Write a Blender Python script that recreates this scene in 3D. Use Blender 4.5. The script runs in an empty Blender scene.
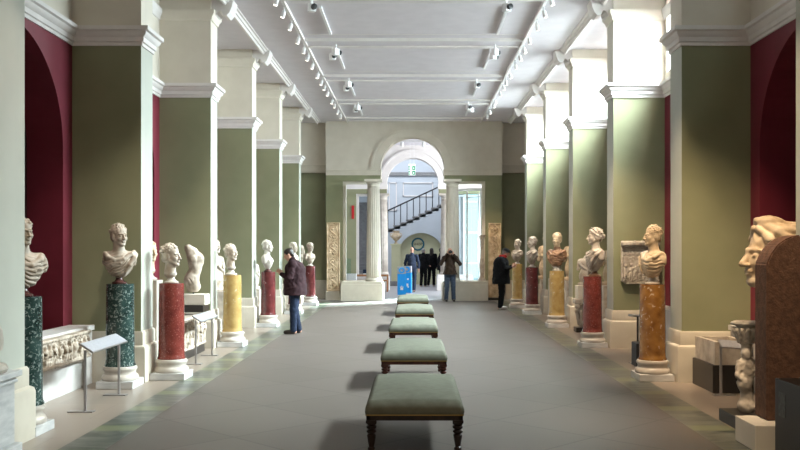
import bpy, bmesh, math, random
import numpy as np
from mathutils import Matrix, Vector, Euler
R = math.radians
PI = math.pi
scene = bpy.context.scene
COL = scene.collection

# ------------------------------------------------------------------ camera
cam_d = bpy.data.cameras.new('camera')
cam = bpy.data.objects.new('camera', cam_d)
COL.objects.link(cam)
cam.location = (0, 0, 1.7)
cam.rotation_euler = (R(90), 0, 0)
cam_d.sensor_width = 36
cam_d.lens = 40.5
cam_d.shift_x = -14 / 800
cam_d.shift_y = 24 / 800
cam_d.clip_end = 200
scene.camera = cam

# ------------------------------------------------------------------ world, exposure, daylight
scene.view_settings.view_transform = 'Standard'
scene.view_settings.look = 'None'
scene.view_settings.gamma = 1
scene.view_settings.use_curve_mapping = False
scene.view_settings.exposure = 1.38
scene.cycles.use_denoising = True
scene.cycles.max_bounces = 8
scene.cycles.diffuse_bounces = 6
scene.cycles.sample_clamp_indirect = 4
world = bpy.data.worlds.new('world')
scene.world = world
world.use_nodes = True
wb = world.node_tree.nodes['Background']
wb.inputs[0].default_value = (0.80, 0.95, 1.0, 1)
wb.inputs[1].default_value = 0.75


def area(name, loc, rot, sx, sy, power, col, spread=180):
    d = bpy.data.lights.new(name, 'AREA')
    d.shape = 'RECTANGLE'
    d.size = sx
    d.size_y = sy
    d.energy = power
    d.color = col
    d.spread = R(spread)
    o = bpy.data.objects.new(name, d)
    o.location = loc
    o.rotation_euler = rot
    COL.objects.link(o)
    return o


BAY = [-0.26, 3.67, 7.56, 11.50, 15.44, 19.38, 23.32, 27.26]      # front faces of the piers
BAY[0] = -0.32; BAY[1] = 3.62
THK = 0.5
# daylight through the clerestory windows of the right wall
for k in (3, 4, 5, 6):
    y = (BAY[k] + THK + BAY[k + 1]) / 2
    area('clerestory_daylight', (4.68, y, 5.28), (0, R(54), 0), 1.1, 3.2, 370, (1.0, 0.955, 0.97), 140)
    area('clerestory_and_added_beam', (4.75, y, 5.45), (0, R(48), 0), .9, 2.8, 230, (1.0, 0.965, 0.97), 75)
area('clerestory_and_added_beam', (4.75, 9.55, 5.45), (0, R(46), 0), .8, 1.9, 120, (1.0, 0.96, 0.95), 62)  # added beam in the nearest bay, only to throw the bench shadows
# daylight of the entrance, skylight over the stair hall
area('entrance_daylight', (6.4, 33.6, 3.2), (0, R(84), R(-4)), 3.2, 4.2, 330, (0.92, 0.96, 1.0), 150)
sun_dir = Vector((-1.5, 28.75, 0)) - Vector((6.5, 35.5, 4.2))
area('entrance_sun', (6.5, 35.5, 4.2), sun_dir.to_track_quat('-Z', 'Y').to_euler(), .3, .5, 300, (1.0, .97, .93), 14)
area('stair_skylight', (-0.5, 41.2, 7.6), (0, 0, 0), 6, 3.5, 200, (0.86, 0.93, 1.0))
area('added_warm_fill', (0, 1.5, 5.8), (0, 0, 0), 4, 5, 62, (1.0, 0.74, 0.46))  # added soft fill that warms the near hall, not a ceiling fitting


# ------------------------------------------------------------------ materials
def new_mat(name):
    m = bpy.data.materials.new(name)
    m.use_nodes = True
    nt = m.node_tree
    b = nt.nodes['Principled BSDF']
    return m, nt, b


def noise_mat(name, c1, c2, scale=6, rough=0.6, detail=6, bump=0.0, lo=0.35, hi=0.65, spec=0.4, metal=0.0, bscale=None, stretch=None):
    m, nt, b = new_mat(name)
    N, L = nt.nodes, nt.links
    tc = N.new('ShaderNodeTexCoord')
    no = N.new('ShaderNodeTexNoise')
    no.inputs['Scale'].default_value = scale
    no.inputs['Detail'].default_value = detail
    src = tc.outputs['Object']
    if stretch:
        mp = N.new('ShaderNodeMapping')
        mp.inputs['Scale'].default_value = stretch
        L.new(src, mp.inputs['Vector'])
        src = mp.outputs['Vector']
    L.new(src, no.inputs['Vector'])
    cr = N.new('ShaderNodeValToRGB')
    cr.color_ramp.elements[0].position = lo
    cr.color_ramp.elements[0].color = (*c1, 1)
    cr.color_ramp.elements[1].position = hi
    cr.color_ramp.elements[1].color = (*c2, 1)
    L.new(no.outputs['Fac'], cr.inputs['Fac'])
    L.new(cr.outputs['Color'], b.inputs['Base Color'])
    b.inputs['Roughness'].default_value = rough
    b.inputs['Specular IOR Level'].default_value = spec
    b.inputs['Metallic'].default_value = metal
    if bump:
        n2 = N.new('ShaderNodeTexNoise')
        n2.inputs['Scale'].default_value = bscale or scale * 5
        n2.inputs['Detail'].default_value = 5
        L.new(src, n2.inputs['Vector'])
        bp = N.new('ShaderNodeBump')
        bp.inputs['Strength'].default_value = bump
        bp.inputs['Distance'].default_value = 0.01
        L.new(n2.outputs['Fac'], bp.inputs['Height'])
        L.new(bp.outputs['Normal'], b.inputs['Normal'])
    return m


def speckle_mat(name, base, dark, fleck, scale=22, amount=0.62, rough=0.22, vein=None):
    """polished coloured marble: cloudy ground colour with irregular pale flecks"""
    m, nt, b = new_mat(name)
    N, L = nt.nodes, nt.links
    tc = N.new('ShaderNodeTexCoord')
    n1 = N.new('ShaderNodeTexNoise'); n1.inputs['Scale'].default_value = 7; n1.inputs['Detail'].default_value = 8
    L.new(tc.outputs['Object'], n1.inputs['Vector'])
    c1 = N.new('ShaderNodeValToRGB')
    c1.color_ramp.elements[0].position = 0.35; c1.color_ramp.elements[0].color = (*dark, 1)
    c1.color_ramp.elements[1].position = 0.62; c1.color_ramp.elements[1].color = (*base, 1)
    L.new(n1.outputs['Fac'], c1.inputs['Fac'])
    n2 = N.new('ShaderNodeTexNoise'); n2.inputs['Scale'].default_value = scale; n2.inputs['Detail'].default_value = 4
    n2.inputs['Distortion'].default_value = 0.8
    L.new(tc.outputs['Object'], n2.inputs['Vector'])
    c2 = N.new('ShaderNodeValToRGB')
    c2.color_ramp.elements[0].position = amount; c2.color_ramp.elements[0].color = (0, 0, 0, 1)
    c2.color_ramp.elements[1].position = amount + 0.06; c2.color_ramp.elements[1].color = (1, 1, 1, 1)
    L.new(n2.outputs['Fac'], c2.inputs['Fac'])
    mx = N.new('ShaderNodeMix'); mx.data_type = 'RGBA'
    L.new(c2.outputs['Color'], mx.inputs['Factor'])
    L.new(c1.outputs['Color'], mx.inputs[6])
    mx.inputs[7].default_value = (*fleck, 1)
    L.new(mx.outputs[2], b.inputs['Base Color'])
    b.inputs['Roughness'].default_value = rough
    return m


def flat(name, c, rough=0.6, metal=0.0, spec=0.4):
    d = tuple(x * 0.93 for x in c)
    return noise_mat(name, d, c, 9, rough, 3, spec=spec, metal=metal)


def emit_mat(name, c, s):
    m, nt, b = new_mat(name)
    b.inputs['Base Color'].default_value = (*c, 1)
    b.inputs['Emission Color'].default_value = (*c, 1)
    b.inputs['Emission Strength'].default_value = s
    return m


def glass_mat(name, tint=(0.86, 0.96, 0.97), fac=0.88):
    m, nt, b = new_mat(name)
    N, L = nt.nodes, nt.links
    N.remove(b)
    out = N['Material Output']
    tr = N.new('ShaderNodeBsdfTransparent'); tr.inputs[0].default_value = (*tint, 1)
    gl = N.new('ShaderNodeBsdfGlossy'); gl.inputs['Roughness'].default_value = 0.03
    mx = N.new('ShaderNodeMixShader'); mx.inputs[0].default_value = 1 - fac
    L.new(tr.outputs[0], mx.inputs[1]); L.new(gl.outputs[0], mx.inputs[2])
    L.new(mx.outputs[0], out.inputs[0])
    return m


def floor_mat():
    m, nt, b = new_mat('floor_stone')
    N, L = nt.nodes, nt.links
    tc = N.new('ShaderNodeTexCoord')
    sp = N.new('ShaderNodeSeparateXYZ'); L.new(tc.outputs['Object'], sp.inputs[0])

    def math_(op, a, b_=None):
        n = N.new('ShaderNodeMath'); n.operation = op
        for i, v in enumerate((a, b_)):
            if v is None: continue
            if isinstance(v, (int, float)): n.inputs[i].default_value = v
            else: L.new(v, n.inputs[i])
        return n.outputs[0]

    def mix(f, a, c):
        n = N.new('ShaderNodeMix'); n.data_type = 'RGBA'
        if isinstance(f, (int, float)): n.inputs['Factor'].default_value = f
        else: L.new(f, n.inputs['Factor'])
        for i, v in ((6, a), (7, c)):
            if isinstance(v, tuple): n.inputs[i].default_value = (*v, 1)
            else: L.new(v, n.inputs[i])
        return n.outputs[2]

    def noise(scale, detail=5, vec=None, dist=0):
        n = N.new('ShaderNodeTexNoise'); n.inputs['Scale'].default_value = scale; n.inputs['Detail'].default_value = detail
        n.inputs['Distortion'].default_value = dist
        L.new(vec or tc.outputs['Object'], n.inputs['Vector'])
        return n.outputs['Fac']
    ax = math_('ABSOLUTE', sp.outputs['X'])
    # central field: big grey stone flags laid diagonally
    mp = N.new('ShaderNodeMapping'); mp.inputs['Rotation'].default_value = (0, 0, R(45)); L.new(tc.outputs['Object'], mp.inputs['Vector'])
    br = N.new('ShaderNodeTexBrick'); br.inputs['Scale'].default_value = 1.0
    br.offset = 0.0; br.inputs['Brick Width'].default_value = 1.15; br.inputs['Row Height'].default_value = 1.15
    br.inputs['Mortar Size'].default_value = 0.011; br.inputs['Bias'].default_value = 0.0
    br.inputs['Color1'].default_value = (0.100, 0.082, 0.071, 1); br.inputs['Color2'].default_value = (0.120, 0.099, 0.087, 1)
    br.inputs['Mortar'].default_value = (0.060, 0.048, 0.041, 1)
    L.new(mp.outputs['Vector'], br.inputs['Vector'])
    field = mix(math_('MULTIPLY', noise(3, 8), 0.5), br.outputs['Color'], (0.128, 0.106, 0.093))
    # green marble band, sawn in strips across
    mp2 = N.new('ShaderNodeMapping'); mp2.inputs['Scale'].default_value = (1, 3.2, 1); L.new(tc.outputs['Object'], mp2.inputs['Vector'])
    wv = noise(2.4, 7, mp2.outputs['Vector'], 1.3)
    cr = N.new('ShaderNodeValToRGB'); cr.color_ramp.elements[0].position = 0.38; cr.color_ramp.elements[0].color = (0.050, 0.056, 0.048, 1)
    cr.color_ramp.elements[1].position = 0.66; cr.color_ramp.elements[1].color = (0.145, 0.145, 0.120, 1)
    L.new(wv, cr.inputs['Fac'])
    fy = math_('FRACT', math_('MULTIPLY', sp.outputs['Y'], 0.95))
    alt = math_('LESS_THAN', fy, 0.24)
    band = mix(math_('MULTIPLY', alt, 0.6), cr.outputs['Color'], (0.19, 0.20, 0.10))
    # cream stone outside the band
    br2 = N.new('ShaderNodeTexBrick'); br2.inputs['Scale'].default_value = 1.0; br2.offset = 0.5
    br2.inputs['Brick Width'].default_value = 1.3; br2.inputs['Row Height'].default_value = 0.9; br2.inputs['Mortar Size'].default_value = 0.006
    br2.inputs['Color1'].default_value = (0.225, 0.180, 0.145, 1); br2.inputs['Color2'].default_value = (0.260, 0.210, 0.170, 1)
    br2.inputs['Mortar'].default_value = (0.20, 0.16, 0.13, 1)
    L.new(tc.outputs['Object'], br2.inputs['Vector'])
    cream = mix(math_('MULTIPLY', noise(5, 6), 0.4), br2.outputs['Color'], (0.26, 0.21, 0.17))
    inb = math_('GREATER_THAN', ax, 2.62)
    out = math_('GREATER_THAN', ax, 3.02)
    far = math_('GREATER_THAN', sp.outputs['Y'], 29.3)
    col = mix(inb, field, band)
    col = mix(out, col, cream)
    col = mix(far, col, (0.30, 0.29, 0.30))
    L.new(col, b.inputs['Base Color'])
    rr = math_('SUBTRACT', 0.46, math_('MULTIPLY', inb, 0.16))
    L.new(rr, b.inputs['Roughness'])
    b.inputs['Specular IOR Level'].default_value = 0.4
    return m


M = dict(
    floor=floor_mat(),
    ceiling=noise_mat('ceiling_white', (0.60, 0.565, 0.60), (0.64, 0.605, 0.64), 3, 0.8),
    mould=noise_mat('moulding_white', (0.68, 0.64, 0.62), (0.73, 0.69, 0.67), 5, 0.6),
    cream=noise_mat('cream_paint', (0.62, 0.565, 0.48), (0.66, 0.605, 0.52), 3, 0.7),
    dado=noise_mat('dado_cream', (0.50, 0.45, 0.37), (0.55, 0.50, 0.415), 4, 0.5),
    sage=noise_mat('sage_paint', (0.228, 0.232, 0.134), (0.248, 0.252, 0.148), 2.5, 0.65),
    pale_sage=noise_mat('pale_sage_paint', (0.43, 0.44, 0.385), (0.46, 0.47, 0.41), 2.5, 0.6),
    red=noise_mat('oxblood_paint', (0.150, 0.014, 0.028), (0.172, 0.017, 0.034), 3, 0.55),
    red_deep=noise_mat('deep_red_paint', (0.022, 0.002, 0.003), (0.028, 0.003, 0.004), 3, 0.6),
    ledge=noise_mat('ledge_white', (0.54, 0.51, 0.49), (0.60, 0.57, 0.545), 5, 0.45),
    marble=noise_mat('old_white_marble', (0.30, 0.24, 0.18), (0.54, 0.46, 0.385), 7, 0.5, 8, bump=0.25),
    marble_warm=noise_mat('honey_marble', (0.42, 0.30, 0.18), (0.66, 0.52, 0.36), 6, 0.5, 8, bump=0.3),
    marble_brown=noise_mat('brown_streaked_marble', (0.16, 0.075, 0.04), (0.36, 0.22, 0.13), 9, 0.4, 8, bump=0.2),
    marble_grey=noise_mat('weathered_grey_marble', (0.33, 0.28, 0.23), (0.55, 0.49, 0.42), 6, 0.6, 8, bump=0.3),
    base=noise_mat('turned_white_marble', (0.40, 0.355, 0.31), (0.52, 0.47, 0.415), 5, 0.3, 7),
    plinth=noise_mat('pale_grey_marble', (0.42, 0.42, 0.42), (0.60, 0.59, 0.58), 4, 0.35, 9, stretch=(1, 1, 4)),
    green=speckle_mat('green_serpentine', (0.034, 0.066, 0.060), (0.008, 0.020, 0.018), (0.19, 0.23, 0.215), 36, 0.555, 0.18),
    red_st=speckle_mat('red_limestone', (0.18, 0.034, 0.025), (0.11, 0.018, 0.014), (0.26, 0.10, 0.08), 60, 0.60, 0.25),
    red_dk=speckle_mat('dark_red_marble', (0.120, 0.026, 0.026), (0.070, 0.014, 0.014), (0.34, 0.21, 0.20), 16, 0.66, 0.22),
    yellow=speckle_mat('yellow_alabaster', (0.40, 0.275, 0.105), (0.30, 0.19, 0.062), (0.46, 0.38, 0.26), 12, 0.64, 0.25),
    amber=speckle_mat('amber_marble', (0.27, 0.130, 0.032), (0.15, 0.060, 0.015), (0.40, 0.29, 0.18), 16, 0.62, 0.2),
    socle_red=noise_mat('dark_socle_marble', (0.045, 0.016, 0.014), (0.09, 0.035, 0.03), 12, 0.25),
    black=flat('black_metal', (0.018, 0.018, 0.020), 0.4),
    black_pl=flat('black_plinth', (0.022, 0.018, 0.016), 0.35),
    steel=flat('brushed_steel', (0.42, 0.40, 0.40), 0.35, 0.8),
    label=noise_mat('label_panel', (0.32, 0.32, 0.35), (0.38, 0.38, 0.41), 40, 0.35),
    ink=flat('label_ink', (0.25, 0.25, 0.27)),
    cushion=noise_mat('sage_velvet', (0.122, 0.124, 0.095), (0.148, 0.150, 0.117), 14, 0.85, 6, bump=0.2, bscale=160, spec=0.15),
    gold=flat('gilt_braid', (0.30, 0.20, 0.06), 0.5),
    darkwood=noise_mat('ebonised_wood', (0.012, 0.008, 0.007), (0.03, 0.016, 0.012), 14, 0.35, stretch=(1, 1, 0.2)),
    redwood=noise_mat('dark_mahogany', (0.035, 0.010, 0.006), (0.075, 0.02, 0.011), 14, 0.35, stretch=(1, 1, 0.2)),
    wood=noise_mat('oiled_oak', (0.27, 0.12, 0.045), (0.38, 0.18, 0.075), 9, 0.45, stretch=(1, 1, 6)),
    brick=noise_mat('brown_tufa', (0.065, 0.030, 0.017), (0.115, 0.056, 0.033), 20, 0.85, 8, bump=0.6, bscale=60),
    stair_wall=noise_mat('blue_grey_paint', (0.46, 0.49, 0.53), (0.49, 0.52, 0.56), 2, 0.7),
    stair=noise_mat('grey_stair_stone', (0.17, 0.165, 0.165), (0.22, 0.215, 0.215), 5, 0.6),
    olive=noise_mat('olive_paint', (0.50, 0.48, 0.31), (0.54, 0.52, 0.34), 3, 0.7),
    teal=flat('teal_paint', (0.010, 0.105, 0.150), 0.5),
    blue=flat('bright_blue_board', (0.004, 0.30, 0.80), 0.4),
    paper=flat('white_print', (0.80, 0.80, 0.80), 0.5),
    sign_green=emit_mat('lit_sign_green', (0.0, 0.26, 0.10), 0.12),
    sign_white=emit_mat('lit_sign_white', (0.85, 0.9, 0.88), 0.2),
    bulb=emit_mat('lamp_glow', (1.0, 0.93, 0.82), 2.5),
    white=flat('white_enamel', (0.80, 0.79, 0.80), 0.35),
    glass=glass_mat('clear_glass'),
    glass_c=glass_mat('cyan_glass', (0.84, 0.96, 0.98), 0.94),
    skin=noise_mat('skin', (0.50, 0.26, 0.18), (0.58, 0.32, 0.23), 12, 0.5),
    hair_dark=noise_mat('dark_hair', (0.015, 0.010, 0.008), (0.04, 0.026, 0.02), 60, 0.5, stretch=(1, 1, 0.2)),
    hair_grey=noise_mat('grey_hair', (0.22, 0.20, 0.18), (0.34, 0.32, 0.30), 60, 0.6),
    plum=noise_mat('plum_brown_cloth', (0.020, 0.008, 0.010), (0.034, 0.014, 0.017), 18, 0.85, bump=0.3, spec=0.2),
    brown=noise_mat('brown_leather', (0.022, 0.012, 0.008), (0.045, 0.026, 0.016), 14, 0.7, bump=0.3, spec=0.2),
    blackcloth=noise_mat('black_wool', (0.004, 0.004, 0.005), (0.008, 0.008, 0.009), 20, 0.9, bump=0.2, spec=0.15),
    navy=noise_mat('navy_wool', (0.016, 0.024, 0.046), (0.026, 0.036, 0.064), 20, 0.85, bump=0.2, spec=0.2),
    jeans=noise_mat('dark_denim', (0.009, 0.014, 0.032), (0.017, 0.026, 0.052), 25, 0.85, bump=0.2, spec=0.2),
    jeans_b=noise_mat('blue_denim', (0.035, 0.050, 0.080), (0.058, 0.080, 0.120), 25, 0.85, bump=0.2, spec=0.2),
    scarf=noise_mat('red_wool', (0.50, 0.012, 0.012), (0.60, 0.02, 0.02), 30, 0.8, bump=0.3),
    shoe=flat('dark_leather', (0.03, 0.02, 0.015), 0.4),
    shoe_w=flat('pale_leather', (0.62, 0.60, 0.58), 0.5),
    banner=flat('red_banner', (0.45, 0.01, 0.015), 0.6),
    pave=noise_mat('pale_paving', (0.55, 0.58, 0.60), (0.66, 0.69, 0.70), 2, 0.8),
)


# ------------------------------------------------------------------ object helpers
def link(name, me, parent=None, mat=None, smooth=False):
    if mat is not None and len(me.materials) == 0:
        for x in (mat if isinstance(mat, (list, tuple)) else [mat]):
            me.materials.append(x)
    if smooth:
        me.polygons.foreach_set('use_smooth', [True] * len(me.polygons))
    o = bpy.data.objects.new(name, me)
    COL.objects.link(o)
    if parent is not None:
        o.parent = parent
    return o


def obj(name, bm, mat, parent=None, smooth=False, auto=False):
    me = bpy.data.meshes.new(name)
    bmesh.ops.recalc_face_normals(bm, faces=bm.faces[:])
    bm.to_mesh(me)
    bm.free()
    o = link(name, me, parent, mat, smooth or auto)
    if auto:
        try:
            me.set_sharp_from_angle(angle=R(38))
        except Exception:
            pass
    return o


def thing(name, label, cat, loc=(0, 0, 0), rz=0, group=None):
    o = bpy.data.objects.new(name, None)
    o.empty_display_size = 0.1
    COL.objects.link(o)
    o.location = loc
    o.rotation_euler = (0, 0, rz)
    return tag(o, label, cat, group)


def tag(o, label, cat, group=None):
    o['label'] = label
    o['category'] = cat
    if group: o['group'] = group
    return o


def struct(o):
    o['kind'] = 'structure'
    return o


def bm_new():
    return bmesh.new()


def box(bm, x0, x1, y0, y1, z0, z1, mi=0, bev=0.0):
    vs = [bm.verts.new(p) for p in ((x0, y0, z0), (x1, y0, z0), (x1, y1, z0), (x0, y1, z0), (x0, y0, z1), (x1, y0, z1), (x1, y1, z1), (x0, y1, z1))]
    fs = []
    for q in ((0, 3, 2, 1), (4, 5, 6, 7), (0, 1, 5, 4), (1, 2, 6, 5), (2, 3, 7, 6), (3, 0, 4, 7)):
        f = bm.faces.new([vs[i] for i in q]); f.material_index = mi; fs.append(f)
    if bev:
        es = list({e for f in fs for e in f.edges})
        bmesh.ops.bevel(bm, geom=es, offset=bev, segments=2, affect='EDGES', profile=0.5)
    return fs


def lathe(bm, prof, seg=40, cx=0, cy=0, rfun=None, cap=True):
    rings = []
    for r, z in prof:
        ring = []
        for i in range(seg):
            a = 2 * PI * i / seg
            rr = rfun(r, z, a) if rfun else r
            ring.append(bm.verts.new((cx + rr * math.cos(a), cy + rr * math.sin(a), z)))
        rings.append(ring)
    for a, b in zip(rings, rings[1:]):
        for i in range(seg):
            j = (i + 1) % seg
            bm.faces.new((a[i], a[j], b[j], b[i]))
    if cap:
        bm.faces.new(rings[0][::-1])
        bm.faces.new(rings[-1])


def tube(bm, pts, r, seg=8):
    pts = [Vector(p) for p in pts]
    rings = []
    for i, p in enumerate(pts):
        d = (pts[min(i + 1, len(pts) - 1)] - pts[max(i - 1, 0)]).normalized()
        u = d.orthogonal().normalized()
        if i and rings:
            u = (pu - d * pu.dot(d)).normalized()
        pu = u
        v = d.cross(u)
        rr = r[i] if isinstance(r, (list, tuple)) else r
        rings.append([bm.verts.new(p + (u * math.cos(2 * PI * k / seg) + v * math.sin(2 * PI * k / seg)) * rr) for k in range(seg)])
    for a, b in zip(rings, rings[1:]):
        for i in range(seg):
            j = (i + 1) % seg
            bm.faces.new((a[i], a[j], b[j], b[i]))
    bm.faces.new(rings[0][::-1]); bm.faces.new(rings[-1])


def prism_y(bm, pts, y0, y1, mi=0):
    """outline in x,z extruded along y"""
    a = [bm.verts.new((x, y0, z)) for x, z in pts]
    b = [bm.verts.new((x, y1, z)) for x, z in pts]
    bm.faces.new(a).material_index = mi
    bm.faces.new(b[::-1]).material_index = mi
    n = len(pts)
    for i in range(n):
        bm.faces.new((a[i], b[i], b[(i + 1) % n], a[(i + 1) % n])).material_index = mi


def prism_x(bm, pts, x0, x1, mi=0):
    """outline in y,z extruded along x"""
    a = [bm.verts.new((x0, y, z)) for y, z in pts]
    b = [bm.verts.new((x1, y, z)) for y, z in pts]
    bm.faces.new(a).material_index = mi
    bm.faces.new(b[::-1]).material_index = mi
    n = len(pts)
    for i in range(n):
        bm.faces.new((a[i], b[i], b[(i + 1) % n], a[(i + 1) % n])).material_index = mi


def text_bm(body, size, extrude=0.003):
    c = bpy.data.curves.new('lettering', 'FONT')
    c.body = body; c.size = size; c.extrude = extrude
    c.align_x = 'CENTER'; c.align_y = 'CENTER'
    t = bpy.data.objects.new('lettering', c)
    COL.objects.link(t)
    bpy.context.view_layer.update()
    me = bpy.data.meshes.new_from_object(t)
    bpy.data.objects.remove(t)
    return me


# ------------------------------------------------------------------ sculpted surfaces: a small signed-distance modeller
class Sculpt:
    def __init__(self, h=0.008):
        self.h = h
        self.ops = []
        self.M = Matrix.Identity(4)
        self.stack = []

    def push(self, loc=(0, 0, 0), rot=(0, 0, 0), s=1.0):
        self.stack.append(self.M.copy())
        self.M = self.M @ Matrix.Translation(loc) @ Euler(rot, 'XYZ').to_matrix().to_4x4() @ Matrix.Scale(s, 4)

    def pop(self):
        self.M = self.stack.pop()

    def _add(self, kind, par, lo, hi, k, op):
        self.ops.append((kind, par, lo, hi, k, op, self.M.copy()))

    def ell(self, c, r, k=0.015, op='add', rot=(0, 0, 0)):
        if isinstance(r, (int, float)): r = (r, r, r)
        if any(rot):
            self.push(c, rot); c = (0, 0, 0); p = True
        else: p = False
        self._add('ell', (c, r), [c[i] - r[i] for i in range(3)], [c[i] + r[i] for i in range(3)], k, op)
        if p: self.pop()

    def cap(self, a, b, ra, rb=None, k=0.015, op='add'):
        rb = ra if rb is None else rb
        m = max(ra, rb)
        self._add('cap', (a, b, ra, rb), [min(a[i], b[i]) - m for i in range(3)], [max(a[i], b[i]) + m for i in range(3)], k, op)

    def path(self, pts, r, k=0.01, op='add'):
        for i in range(len(pts) - 1):
            ra = r[i] if isinstance(r, (list, tuple)) else r
            rb = r[i + 1] if isinstance(r, (list, tuple)) else r
            self.cap(pts[i], pts[i + 1], ra, rb, k, op)

    def box(self, c, hf, rd=0.005, k=0.003, op='add', rot=(0, 0, 0)):
        self.push(c, rot)
        self._add('box', (hf, rd), [-x for x in hf], list(hf), k, op)
        self.pop()

    def noise(self, c, r, amp, freq, seed=0):
        self._add('noise', (c, r, amp, freq, seed), [c[i] - r[i] for i in range(3)], [c[i] + r[i] for i in range(3)], 0, 'noise')

    def fold(self, c, r, amp, freq, slant=0.4, curve=2.0):
        self._add('fold', (c, r, amp, freq, slant, curve), [c[i] - r[i] for i in range(3)], [c[i] + r[i] for i in range(3)], 0, 'noise')

    def mesh(self, name):
        h = self.h
        pad = 3 * h
        boxes = []
        for kind, par, lo, hi, k, op, Mx in self.ops:
            sc = Mx.to_scale()[0]
            cs = [Mx @ Vector((x, y, z)) for x in (lo[0], hi[0]) for y in (lo[1], hi[1]) for z in (lo[2], hi[2])]
            l = np.array([min(c[i] for c in cs) for i in range(3)]) - k * sc - 2 * h
            u = np.array([max(c[i] for c in cs) for i in range(3)]) + k * sc + 2 * h
            boxes.append((l, u))
        adds = [b for b, o in zip(boxes, self.ops) if o[5] == 'add']
        L = np.min([b[0] for b in adds], axis=0) - pad
        U = np.max([b[1] for b in adds], axis=0) + pad
        n = np.ceil((U - L) / h).astype(int) + 1
        F = np.full(n, 0.5, dtype=np.float32)
        for (kind, par, lo, hi, k, op, Mx), (bl, bu) in zip(self.ops, boxes):
            i0 = np.clip(np.floor((bl - L) / h).astype(int), 0, n - 1)
            i1 = np.clip(np.ceil((bu - L) / h).astype(int) + 1, 1, n)
            if np.any(i1 <= i0): continue
            sl = tuple(slice(a, b) for a, b in zip(i0, i1))
            sc = Mx.to_scale()[0]
            Mi = np.array(Mx.inverted(), dtype=np.float32)
            gx = (L[0] + h * np.arange(i0[0], i1[0])).astype(np.float32)[:, None, None]
            gy = (L[1] + h * np.arange(i0[1], i1[1])).astype(np.float32)[None, :, None]
            gz = (L[2] + h * np.arange(i0[2], i1[2])).astype(np.float32)[None, None, :]
            P = [Mi[r, 0] * gx + Mi[r, 1] * gy + Mi[r, 2] * gz + Mi[r, 3] for r in range(3)]
            G = F[sl]
            if kind == 'ell':
                c, r = par
                q = [(P[i] - c[i]) / r[i] for i in range(3)]
                k0 = np.sqrt(q[0]**2 + q[1]**2 + q[2]**2)
                k1 = np.sqrt((q[0] / r[0])**2 + (q[1] / r[1])**2 + (q[2] / r[2])**2) + 1e-6
                d = k0 * (k0 - 1) / k1
            elif kind == 'cap':
                a, b, ra, rb = par
                a = np.array(a); ab = np.array(b) - a
                t = ((P[0] - a[0]) * ab[0] + (P[1] - a[1]) * ab[1] + (P[2] - a[2]) * ab[2]) / (float(ab @ ab) + 1e-9)
                t = np.clip(t, 0, 1)
                d = np.sqrt(sum((P[i] - a[i] - t * ab[i])**2 for i in range(3))) - (ra + (rb - ra) * t)
            elif kind == 'box':
                hf, rd = par
                q = [np.abs(P[i]) - hf[i] + rd for i in range(3)]
                d = np.sqrt(sum(np.maximum(x, 0)**2 for x in q)) + np.minimum(np.maximum(np.maximum(q[0], q[1]), q[2]), 0) - rd
            elif kind == 'fold':
                c, r, amp, fr, sx, cx = par
                w = sum(((P[i] - c[i]) / r[i])**2 for i in range(3))
                w = np.clip((1 - w) * 3, 0, 1)
                X, Z = P[0] - c[0], P[2] - c[2]
                ph = fr * (Z + sx * X - cx * X * X + .012 * np.sin(X * 31) + .010 * np.sin(P[1] * 37 + X * 23))
                F[sl] = G - w * amp * sc * (1.4 * np.abs(np.sin(ph * .5)) - .7)
                continue
            elif kind == 'noise':
                c, r, amp, fr, seed = par
                w = sum(((P[i] - c[i]) / r[i])**2 for i in range(3))
                w = np.clip((1 - w) * 4, 0, 1)
                s = seed * 1.7
                nz = (np.sin(P[0] * fr + s + 1.9 * np.sin(P[1] * fr * .7 + s)) * np.sin(P[1] * fr * 1.1 + 2 * s + 1.7 * np.sin(P[2] * fr * .8))
                      * np.sin(P[2] * fr * .95 + 3 * s + 1.5 * np.sin(P[0] * fr * .9)))
                F[sl] = G - w * nz * amp * sc
                continue
            d = (d * sc).astype(np.float32)
            kk = max(k * sc, 1e-5)
            if op == 'add':
                t = np.clip(0.5 + 0.5 * (G - d) / kk, 0, 1)
                F[sl] = G * (1 - t) + d * t - kk * t * (1 - t)
            else:
                d = -d
                t = np.clip(0.5 - 0.5 * (G - d) / kk, 0, 1)
                F[sl] = G * (1 - t) + d * t + kk * t * (1 - t)
        return nets(F, L, h, name)


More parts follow.
